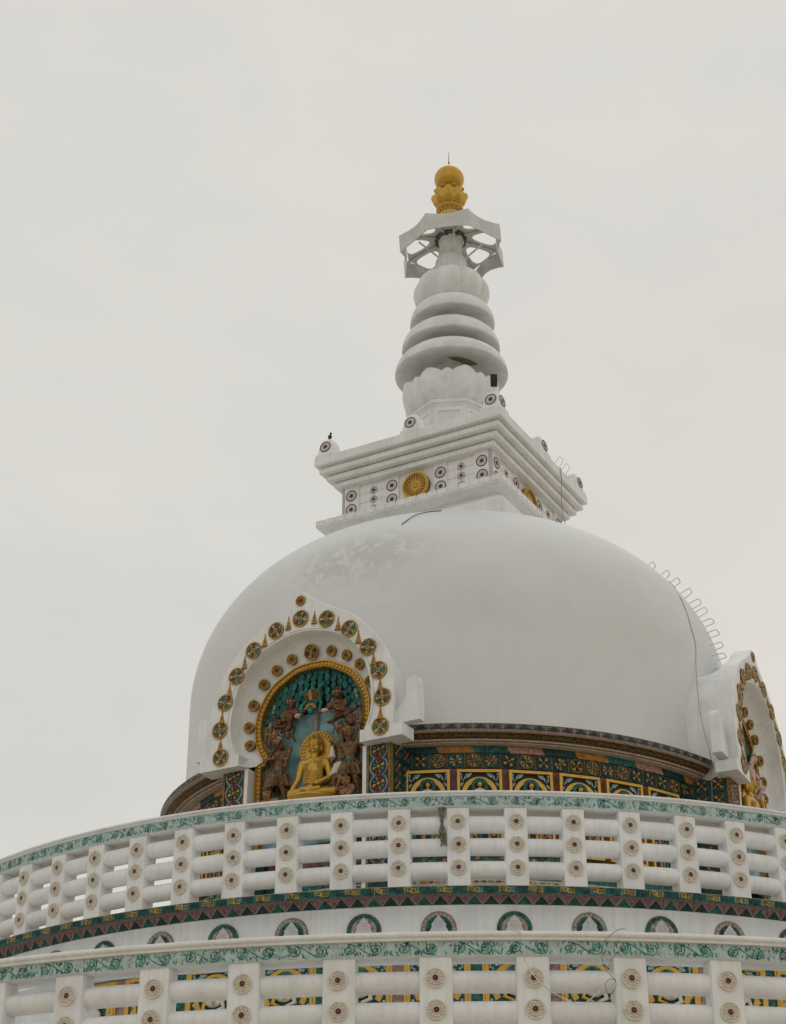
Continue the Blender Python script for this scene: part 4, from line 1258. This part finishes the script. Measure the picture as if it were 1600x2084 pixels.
big = [(.70, 15.62, .78), (.79, 15.70, .93), (.85, 15.82, 1.0), (.875, 15.94, 1.0), (.875, 16.04, .98), (.87, 16.11, .96), (.866, 16.155, .90), (.862, 16.19, .81), (.858, 16.213, .70), (.855, 16.230, .55), (.853, 16.241, .36), (.852, 16.245, .12)]
sm = [(.68, 15.62, 1.), (.76, 15.72, 1.), (.81, 15.84, 1.), (.83, 15.98, 1.), (.83, 16.08, .98), (.825, 16.14, .86), (.82, 16.18, .65), (.815, 16.20, .40), (.812, 16.21, .06)]
for i in range(8):
    petal(b, R_(PHI-1)+i*PI/4, R_(16.8), big, whiteS); petal(b, R_(PHI-1)+PI/8+i*PI/4, R_(12.5), sm, whiteS)
b.lathe([(.60, 15.63), (.70, 15.75), (.74, 15.95), (.60, 16.0), (.32, 16.02), (.31, 16.6)], whiteS, 64)
b.build('lotus_cup', stupa, 50)
# three bell discs
def bell(rl, zl, rt, zt, zin, rin, name='bell_disc'):
    b = MB()
    pr = [(rin, zl+.07+(rl*.62-rin)*.2216), (rl*.62, zl+.07), (rl*.90, zl+.005), (rl*.965, zl-.012), (rl, zl), (rl*1.0, zl+.03), (rl*.99, zl+.10), (rl*.965, zl+.17), (rl*.92, zl+.245), (rl*.85, zl+.31), (rl*.70, zl+.38), (rl*.5, zl+.43), (rl*.3, zl+.45)]
    b.lathe(pr, whiteS, 128)
    return b.build(name, stupa, 35)
bell(1.034, 16.54, 0, 0, 16.66, .28)
bell(.905, 17.085, 0, 0, 17.2, .28)
bell(.787, 17.655, 0, 0, 17.76, .28).location.x += .035
b = MB(); b.lathe([(.30, 16.2), (.31, 17.3), (.30, 18.1)], whiteS, 48); b.build('spire_core', stupa, 40)
b = MB(); drab = mat('dark_patch', (.20, .20, .145), .8, var=.1)  # thin dark olive polygon on the underside of the lowest disc
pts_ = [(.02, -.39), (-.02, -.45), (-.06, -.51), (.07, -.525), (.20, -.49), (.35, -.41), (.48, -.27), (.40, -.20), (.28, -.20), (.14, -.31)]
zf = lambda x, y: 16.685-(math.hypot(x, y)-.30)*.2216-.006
b.add([(x, y, zf(x, y)) for x, y in pts_]+[(x, y, zf(x, y)-.003) for x, y in pts_], [list(range(10)), list(range(19, 9, -1))]+[[i, (i+1) % 10, 10+(i+1) % 10, 10+i] for i in range(10)], drab)
q = b.build('dark_patch', stupa); q['label'] = 'dark angular damp patch under the widest bell disc'
# ribbed bulb
b = MB()
pr = []
for i in range(29):
    t = PI*i/28
    pr.append((.30+.405*math.sin(t)**.8 if 0 < i < 28 else .25, 18.36-.36*math.cos(t)))
def rib(a, r, z):
    q = (a-R_(PHI))/(PI/4); fr_ = abs(q-round(q)-0)   # 0 at groove... .5 at crest
    k = max(0, (r-.25)/.45)
    return r*(1.015-.12*k*(2*abs(((q+.0) % 1)-.5))**3.2)
b.lathe(pr, whiteS, 256, rf=rib)
b.build('ribbed_bulb', stupa, 60, (.03, 0, 0))
# neck and shaft
b = MB()
b.lathe([(.25, 18.6), (.27, 18.74), (.29, 18.85), (.30, 19.0), (.295, 19.10), (.27, 19.17), (.215, 19.215), (.212, 19.9), (.2, 20.3)], whiteS, 64)
b.build('spire_neck', stupa, 50, (.03, 0, 0))
# canopy wheel (octagonal open parasol)
canz1, canz0 = 19.63, 19.235
b = MB(); CR = 1.02
nE = 12
def edge_pts(z_mid_lift, r_in, top):
    pts = []
    for i in range(8):
        a0 = R_(PHI)+i*PI/4; a1 = a0+PI/4
        p0 = Vector(pos(CR, a0, 0)); p1 = Vector(pos(CR, a1, 0))
        for k in range(nE):
            t = k/nE; p = p0.lerp(p1, t); c_ = p.normalized()
            sag = .075*math.sin(PI*t)
            p = p-c_*sag
            p = p*(1-r_in/CR)
            z = (canz1 - .0*math.sin(PI*t)) if top else canz0+z_mid_lift*math.sin(PI*t)
            pts.append((p.x, p.y, z))
    return pts
CR = 1.04
A = edge_pts(.09, 0, True); B_ = edge_pts(.09, 0, False); A2 = edge_pts(.09, .025, True); B2 = edge_pts(.09, .025, False)
n = len(A)
b.add(A+B_+A2+B2, [[i, (i+1) % n, n+(i+1) % n, n+i] for i in range(n)]+[[2*n+i, 3*n+i, 3*n+(i+1) % n, 2*n+(i+1) % n] for i in range(n)]+[[i, 2*n+i, 2*n+(i+1) % n, (i+1) % n] for i in range(n)]+[[n+i, n+(i+1) % n, 3*n+(i+1) % n, 3*n+i] for i in range(n)], alu)
cano = b.build('canopy', stupa, 25)
# ceiling plate with eight rounded openings
b = MB()
zc0, zc1 = 19.585, 19.61
for i in range(8):
    am = R_(PHI)+PI/8+i*PI/4
    M_ = 48
    def sector(th, rr_out):    # polar around hole centre -> boundary of sector
        pass
    hole = []; outer = []
    rc = .64
    for k in range(M_):
        t = 2*PI*k/M_
        c_, s_ = math.cos(t), math.sin(t)
        # superellipse hole, trapezoid: wider outside
        e_ = 2/2.7
        y = abs(c_)**e_*math.copysign(1, c_)*.225
        x = abs(s_)**e_*math.copysign(1, s_)*(.175+.085*(y/.225))
        hole.append((x, rc+y))
        # outer: project direction to the sector polygon
        dx, dy = x, y
        best = 1e9
        h_ = PI/8
        # side lines: x = +-tan(h)*r ; inner r=.22 ; outer r = CR*cos(pi/8)-sag
        for sx in (-1, 1):
            den = dx*sx-dy*math.tan(h_)
            if den > 1e-9: best = min(best, (rc*math.tan(h_))/den)
        ro = CR*math.cos(h_)-.10
        if dy > 1e-9: best = min(best, (ro-rc)/dy)
        if dy < -1e-9: best = min(best, (.24-rc)/dy)
        outer.append((dx*best, rc+dy*best))
    def W(x, r, z): return (r*math.sin(am)+x*math.cos(am), -r*math.cos(am)+x*math.sin(am), z+.20*(1-math.hypot(r, x)/1.0))
    vs = [W(x, r, zc1) for x, r in outer]+[W(x, r, zc1) for x, r in hole]+[W(x, r, zc0) for x, r in outer]+[W(x, r, zc0) for x, r in hole]
    m_ = M_
    fs = []
    for k in range(m_):
        k2 = (k+1) % m_
        fs += [[k, k2, m_+k2, m_+k], [2*m_+k, 3*m_+k, 3*m_+k2, 2*m_+k2], [m_+k, m_+k2, 3*m_+k2, 3*m_+k]]
    b.add(vs, fs, alu)
q = bpy.data.objects.new('ceiling_plate', b.mesh('ceiling_plate', 30)); C.objects.link(q); q.parent = cano
b = MB()
for i in range(8):      # rib edges under the plate
    a = R_(PHI)+i*PI/4
    b.tube([pos(.22, a, 19.72), pos(CR-.05, a, 19.565)], .026, alu, 6)
b.lathe([(.216, 19.66), (.30, 19.68), (.31, 19.73), (.28, 19.735)], hubm, 32)
b.lathe([(.213, 19.62), (.245, 19.62), (.25, 19.67), (.213, 19.67)], steel, 32)
for i in range(8):
    a = R_(PHI+10)+i*PI/4
    b.tube([pos(.27, a, 19.64), pos(.28, a, 19.70)], .030, hubm, 8)
q = bpy.data.objects.new('hub_brackets', b.mesh('hub_brackets', 40)); C.objects.link(q); q.parent = cano
for i, (ad, r1) in enumerate(((8, .42), (98, .62), (188, .5), (278, .62))):
    b = MB(); a = R_(ad)
    b.tube([pos(.205, a, 19.22), pos(r1, a, 19.64)], .018, steel, 8); b.ell(pos(.215, a, 19.21), (.03, .03, .03), darkm, 8, 6)
    q = bpy.data.objects.new('strut', b.mesh('strut', 60)); C.objects.link(q); q.parent = cano
tl = R_(2.2); cpt = Vector((0, 0, 19.45)); Rm = Matrix.Rotation(-tl, 3, 'X') @ Matrix.Rotation(R_(-2.8), 3, 'Y')
cano.rotation_euler = Rm.to_euler(); cano.location = cpt+Vector((.05, 0, -.05))-Rm @ cpt-Vector(stupa['_off'])
# gilded finial
b = MB()
b.lathe([(.20, 19.55), (.215, 20.1), (.225, 20.18), (.235, 20.22), (.20, 20.23), (.195, 20.27), (.20, 20.30), (.25, 20.325), (.268, 20.35), (.262, 20.385), (.235, 20.41), (.22, 20.43)], gold, 64)
for i in range(18):
    a = 2*PI*i/18; b.ell(pos(.225, a, 20.275), (.032, .032, .032), gold, 8, 6)
def rib2(a, r, z):
    q = (a-R_(PHI))/(PI/4); k = max(0, (r-.2)/.12)
    return r*(1-.14*k*(1-2*abs(((q+.5) % 1)-.5))**2)
b.lathe([(.22, 20.43), (.28, 20.48), (.325, 20.56), (.338, 20.64), (.325, 20.71), (.295, 20.765), (.25, 20.80), (.16, 20.82), (.15, 20.90)], gold, 128, rf=rib2)
for i in range(8):
    a = R_(PHI)+PI/8+i*PI/4
    b.ell(pos(.315, a, 20.68), (.045, .045, .085), gold, 10, 8)
    b.ell(pos(.245, a+PI/8, 20.79), (.075, .075, .035), gold, 10, 8)
pr = [(.15, 20.90)]+[(max(.001, .292*math.sin(t)), 21.125-.285*math.cos(t)) for t in [PI*(.18+.80*i/20) for i in range(21)]]
pr += [(.03, 21.43), (.022, 21.47), (.012, 21.53)]
b.lathe(pr, gold, 64)
b.lathe([(.15, 20.80), (.19, 20.84), (.15, 20.89)], golddk, 48)
fin = b.build('gilded_finial', stupa, 40, (.03, 0, 0))
b = MB(); b.tube([(0, 0, 21.50), (0, 0, 21.58), (0, 0, 21.80)], [.012, .008, .005], darkm, 6); b.ell((0, 0, 21.545), (.018, .018, .02), darkm, 8, 6)
q = bpy.data.objects.new('spike', b.mesh('spike', 60)); C.objects.link(q); q.parent = fin

# ================================================================== terraces
terr = thing('upper_terrace', 'white curved terrace wall with a green key-pattern edge and round painted medallions', 'terrace', (0, 0, 2.4), off=True)
b = MB()
b.lathe([(7.70, 2.4), (7.70, 4.22), (7.93, 4.26), (7.93, 4.72)], white, 256); b.build('wall', terr, 30)
b = MB()
b.lathe([(7.93, 4.706), (7.955, 4.706), (7.99, 4.80), (8.05, 4.805), (8.14, 4.778), (8.15, 4.782), (8.15, 4.862), (8.14, 4.868), (4.3, 4.868)], [white, pinkdk, pinkdk, teal, teal, teal, beige, beige], 256)
b.build('terrace_edge', terr, 30)
a_lo, a_hi = R_(-62), R_(58)
b = MB()
def F_tri(s, z, d):     # leaning triangle frieze
    t = (z-4.706)/.094; r = 7.955+.035*t+d; a = s/7.97
    return (r*math.sin(a), -r*math.cos(a), z)
wv = R_(1.302)*7.97
i0, i1 = int(a_lo/R_(1.302)), int(a_hi/R_(1.302))
for i in range(i0, i1):
    s0 = R_(.34)*7.97+i*wv+random.uniform(-.004, .004)
    b.prism([(s0+.004, 4.708), (s0+wv-.004, 4.708), (s0+wv/2+.004, 4.792), (s0+wv/2-.004, 4.792)], F_tri, 0, .006, tealdk if i % 3 else teal)
    b.ribbon([(s0, 4.715), (s0, 4.795)], .006, F_tri, 0, .004, plum); b.ribbon([(s0, 4.712), (s0-wv/2+.008, 4.797)], .005, F_tri, 0, .005, beige); b.ribbon([(s0, 4.712), (s0+wv/2-.008, 4.797)], .005, F_tri, 0, .005, beige)
b.build('triangle_frieze', terr)
b = MB(); f = cylmap(8.15); wv = R_(2.34)*8.15
h0, h1 = 4.789, 4.855
def key(b, s0, w_, m, d, flip=1):
    hh = h1-h0; lw = hh*.13
    x0, x1 = s0, s0+w_/2*.94
    def P_(pts): 
        r = []
        for x, z in pts: r.append((x0+(x1-x0)*x, h0+hh*z))
        return r
    b.ribbon(P_([(.04, .06), (.04, .94)]), lw, f, 0, d, m)
    b.ribbon(P_([(0, .92), (.98, .92)]), lw, f, 0, d+.0007, m)
    b.ribbon(P_([(.95, .9), (.95, .32)]), lw, f, 0, d, m)
    b.ribbon(P_([(.98, .30), (.36, .30)]), lw, f, 0, d+.0007, m)
    b.ribbon(P_([(.38, .30), (.38, .66)]), lw, f, 0, d, m)
    b.ribbon(P_([(.36, .66), (.70, .66)]), lw, f, 0, d+.0007, m)
    x0, x1 = s0+w_, s0+w_/2*1.06
    b.ribbon(P_([(.04, .94), (.04, .06)]), lw, f, 0, d, m)
    b.ribbon(P_([(0, .08), (.98, .08)]), lw, f, 0, d+.0007, m)
    b.ribbon(P_([(.95, .1), (.95, .68)]), lw, f, 0, d, m)
    b.ribbon(P_([(.98, .70), (.36, .70)]), lw, f, 0, d+.0007, m)
    b.ribbon(P_([(.38, .70), (.38, .34)]), lw, f, 0, d, m)
    b.ribbon(P_([(.36, .34), (.70, .34)]), lw, f, 0, d+.0007, m)
    b.ribbon([(s0+w_*.44, h0+hh*.08), (s0+w_*.56, h0+hh*.92)], lw, f, 0, d-.0007, m)
for i in range(int(a_lo/R_(2.34)), int(a_hi/R_(2.34))):
    s0 = R_(-4.23)*8.15+i*wv+random.uniform(-.012, .012)
    key(b, s0, wv*.45, gild, .006)
    key(b, s0+wv*.54, wv*.38, tealdk, .004)
b.build('key_pattern', terr)
# half hidden round medallions, two alternating designs
def med2(kind):
    b = MB(); f = local; r = .192
    ringm, inner = ((stone, teal) if kind else (teal, stone))
    b.disc(0, 0, r, f, 0, .006, pinkdk, 34)
    b.ring(0, 0, r*.74, r*.95, f, .004, .013, ringm, 34)
    if kind:
        for i in range(22):
            a = 2*PI*i/22
            b.ell((r*.85*math.cos(a), -.012, r*.85*math.sin(a)), (.012, .006, .012), beige, 6, 4)
    b.disc(0, 0, r*.74, f, .004, .010, inner, 28)
    b.ring(0, 0, r*.50, r*.56, f, .008, .014, gild if not kind else tealdk, 24)
    for i in range(10):
        a = 2*PI*i/10
        b.ell((r*.62*math.cos(a), -.010, r*.62*math.sin(a)), (.013, .008, .017), teal if kind else beige, 6, 4)
    # white conch-like drop
    out_ = [(-.045, -.10), (-.075, -.02), (-.055, .02), (-.06, .045), (-.03, .09), (0, .135), (.03, .09), (.06, .045), (.055, .02), (.075, -.02), (.045, -.10)]
    out_ = [(x*1.35, z*1.12) for x, z in out_]
    b.prism(out_, f, .008, .02, lilac)
    for k in range(3):
        b.ribbon([(-.055+.008*k, .035+.025*k), (0, .015+.028*k), (.055-.008*k, .035+.025*k)], .006, f, .018, .024, bluewh if kind else beige)
    return b.mesh('medallion', 40)
M2 = [med2(0), med2(1)]
st = R_(5.862)
for i in range(-9, 9):
    a = R_(4.05)+i*st
    q = bpy.data.objects.new('medallion', M2[i % 2]); C.objects.link(q); place(q, terr, pos(7.932, a, 4.452), a)
# relief panels behind the lower balustrade
pnT = figure_panel_meshes(.66, .62, teal, turq)
colm = []
for m_ in (teal, pinkdk):
    b = MB(); b.rect(-.062, .062, 0, .62, local, -.02, .03, m_)
    for sx in (-1, 1): b.rect(sx*.075-.013, sx*.075+.013, 0, .62, local, -.02, .045, gold)
    colm.append(b.mesh('column_strip'))
st = 2*PI/58
for i in range(-6, 7):
    a = R_(1.05)+i*st
    q = bpy.data.objects.new('column_strip', colm[i % 2]); C.objects.link(q); place(q, terr, pos(7.72, a, 3.585), a)
    put_panels(terr, 'figure_panel', pnT, 7.72, a+st/2, 3.585)
# lower terrace body
lt = thing('lower_terrace', 'broad white base wall of the terrace carrying the lower balustrade', 'terrace', (0, 0, GZ), off=True)
b = MB(); b.lathe([(11.15, GZ-.01), (11.15, 2.25), (11.28, 2.28), (11.28, 2.42), (7.6, 2.42)], white, 256); b.build('base_wall', lt, 30)

# ================================================================== small things
# steel rungs up the dome over the right niche
lad = thing('rung_ladder', 'line of bent steel climbing rungs fixed up the right side of the dome', 'ladder', pos(4.37, R_(67.5), 9.9), off=True)
def rung_mesh():
    b = MB()
    pts = [(-.105, .04, 0), (-.105, -.12, .0), (-.095, -.155, .0), (-.07, -.17, 0), (.07, -.17, 0), (.095, -.155, 0), (.105, -.12, 0), (.105, .04, 0)]
    b.tube(pts, .0072, steel, 6)
    return b.mesh('rung', 60)
RM = rung_mesh()
zz = [9.90, 10.13, 10.31, 10.54, 10.77, 10.95, 11.14, 11.34, 11.57, 11.73, 11.93]
for i, z in enumerate(zz):
    az = R_(65.4+.36*i+random.uniform(-.3, .3))
    r = dome_r(z); r2 = dome_r(z+.02)
    sl_ = math.atan2(r-r2, .02)       # slope of the dome
    q = bpy.data.objects.new('rung', RM); C.objects.link(q); q.parent = lad
    p_ = pos(r, az, z); off = lad['_off']
    q.location = (p_[0]-off[0], p_[1]-off[1], p_[2]-off[2]); q.rotation_mode = 'ZYX' if False else 'XYZ'
    q.rotation_euler = (-sl_*.8+random.uniform(-.08, .08), 0, az+random.uniform(-.05, .05))
lad2 = thing('roof_rungs', 'two bent steel rungs at the right edge of the tower roof', 'ladder', planemap(AZF+PI/2, 1.80)(.62, 14.3, 0), AZF+PI/2)
for u in (-.14, .14):
    q = bpy.data.objects.new('rung', RM); C.objects.link(q); q.parent = lad2
    q.location = (u, 0, .13); q.rotation_euler = (-.9, 0, 0); q.scale = (.8, .8, .8)
# cables
def cable(name, label, pts, r, m):
    b = MB(); P_ = smoothpath([tuple(p) for p in pts], 5)
    b.tube(P_, r, m, 6)
    o = b.build(name, None, 60); tag(o, label, 'cable')
    return o
def on_dome(azd, z, e=.006): return pos((dome_r(z) if z > 9.9 else 4.382)+e, R_(azd), z)
cable('dome_cable', 'thin reddish cable running down the right side of the dome', [on_dome(61.5, 11.45), on_dome(60.8, 11.3), on_dome(57.1, 10.94), on_dome(55.9, 10.65), on_dome(55.1, 10.33), on_dome(55.3, 10.07), on_dome(54.6, 9.77), pos(4.43, R_(53.2), 9.5), pos(4.50, R_(51.4), 9.3), pos(4.56, R_(50.2), 9.1), pos(4.62, R_(49.0), 8.85), pos(4.69, R_(48.1), 8.6), pos(4.74, R_(47.9), 8.32), pos(4.79, R_(47.9), 8.03), pos(4.79, R_(47.8), 7.8), pos(4.72, R_(47.6), 6.9)], .0045, rust)
cable('tower_cable', 'thin cable hanging from the tower roof down its right side', [planemap(AZF+PI/2, 1.80)(.60, 14.43, 0), planemap(AZF+PI/2, 1.80)(.62, 14.2, .0), planemap(AZF+PI/2, 1.75)(.70, 14.0, 0), planemap(AZF+PI/2, 1.70)(.82, 13.7, 0), planemap(AZF+PI/2, 1.76)(.9, 13.2, 0)], .006, rust)
cable('loose_dome_wire', 'short dark wire lying over the top front of the dome', [on_dome(-12.4, 11.62), on_dome(-11.2, 11.78, .02), on_dome(-9.6, 11.94, .03), on_dome(-6.5, 12.06, .02), on_dome(-3.5, 12.10, .01)], .007, darkm)
# loose wires over the lower balustrade
R2 = 11.23
cable('hanging_wire', 'dark loose wire tangled over the rosette post of the lower balustrade', [pos(R2, R_(2.2), 3.625), pos(R2, R_(2.6), 3.58), pos(R2+.01, R_(2.75), 3.44), pos(R2, R_(2.72), 3.38), pos(R2-.03, R_(3.0), 3.27), pos(R2-.05, R_(3.4), 3.18), pos(R2-.06, R_(3.9), 3.10), pos(R2-.06, R_(4.6), 3.03), pos(R2-.08, R_(5.1), 3.0), pos(R2-.08, R_(5.5), 3.03), pos(R2-.08, R_(6.1), 3.12)], .005, steel)
cable('thin_wire_loop', 'thin brown wire loop hanging beside the tangled one on the lower balustrade', [pos(R2, R_(7.3), 3.64), pos(R2+.01, R_(6.9), 3.62), pos(R2+.01, R_(6.3), 3.52), pos(R2, R_(6.15), 3.38), pos(R2-.04, R_(6.4), 3.28), pos(R2-.05, R_(6.75), 3.20), pos(R2-.05, R_(6.7), 3.12), pos(R2-.05, R_(6.4), 3.09), pos(R2-.05, R_(6.3), 3.17), pos(R2-.05, R_(6.55), 3.215), pos(R2-.05, R_(6.78), 3.20)], .003, straw)
# dry tuft caught in the upper balustrade
b = MB(); rnd = random.Random(5)
for k in range(46):
    s0 = rnd.uniform(-.05, .05)*1.0; top = rnd.random() < .45
    if top: pts = [(s0*.9, -.02, .0), (s0*.5, -.035, -.12), (rnd.uniform(-.01, .01), -.04, -.21)]
    else: pts = [(rnd.uniform(-.012, .012), -.04, -.19), (rnd.uniform(-.035, .04), -.05+rnd.uniform(-.03, .02), -.28), (rnd.uniform(-.02, .05), -.045, -.36-rnd.random()*.10)]
    b.tube(smoothpath(pts, 3), .0042, straw, 4)
o = b.build('dry_tuft', None, 60, pos(8.0, R_(-1.42), 5.775), R_(-1.4)); tag(o, 'dry grey grass tuft dangling between two posts of the upper balustrade', 'dry grass')
# floodlight on the front knob of the tower roof
kx = 1.60; a = AZF
p0 = Vector((kx*math.sin(a)+1.60*math.cos(a), -kx*math.cos(a)+1.60*math.sin(a), 14.82))
t = thing('floodlight', 'small dark floodlight on a short stem above the front roof corner', 'floodlight', p0, R_(5))
b = MB(); b.box((.0, -.02, .24), (.055, .03, .11), darkm); b.box((.0, -.052, .24), (.046, .003, .10), black); b.build('lamp_head', t)
b = MB(); b.tube([(0, 0, -.01), (0, 0, .14)], .010, steel, 6); b.build('stem', t, 60)
# bird on the left knob
a = AZF-PI/2
p0 = Vector((1.6*math.sin(a)+1.6*math.cos(a), -1.6*math.cos(a)+1.6*math.sin(a), 14.825))
bird = blob('bird', [('e', (0, 0, .075), (.036, .055, .036), Matrix.Rotation(.7, 3, 'X')), ('e', (0, -.035, .125), (.022, .026, .022)), ('c', (0, -.055, .125), .007, (0, -.078, .122), .003),
     ('c', (0, .03, .05), .02, (0, .085, .0), .008), ('c', (.012, 0, .05), .006, (.012, -.01, .0), .004), ('c', (-.012, 0, .05), .006, (-.012, -.01, .0), .004)], darkm, None, .006, 1, p0)
tag(bird, 'small dark bird perched on the left corner of the tower roof', 'bird'); bird.rotation_euler = (0, 0, .5)
for o in list(bpy.data.objects):
    if '_off' in o: del o['_off']
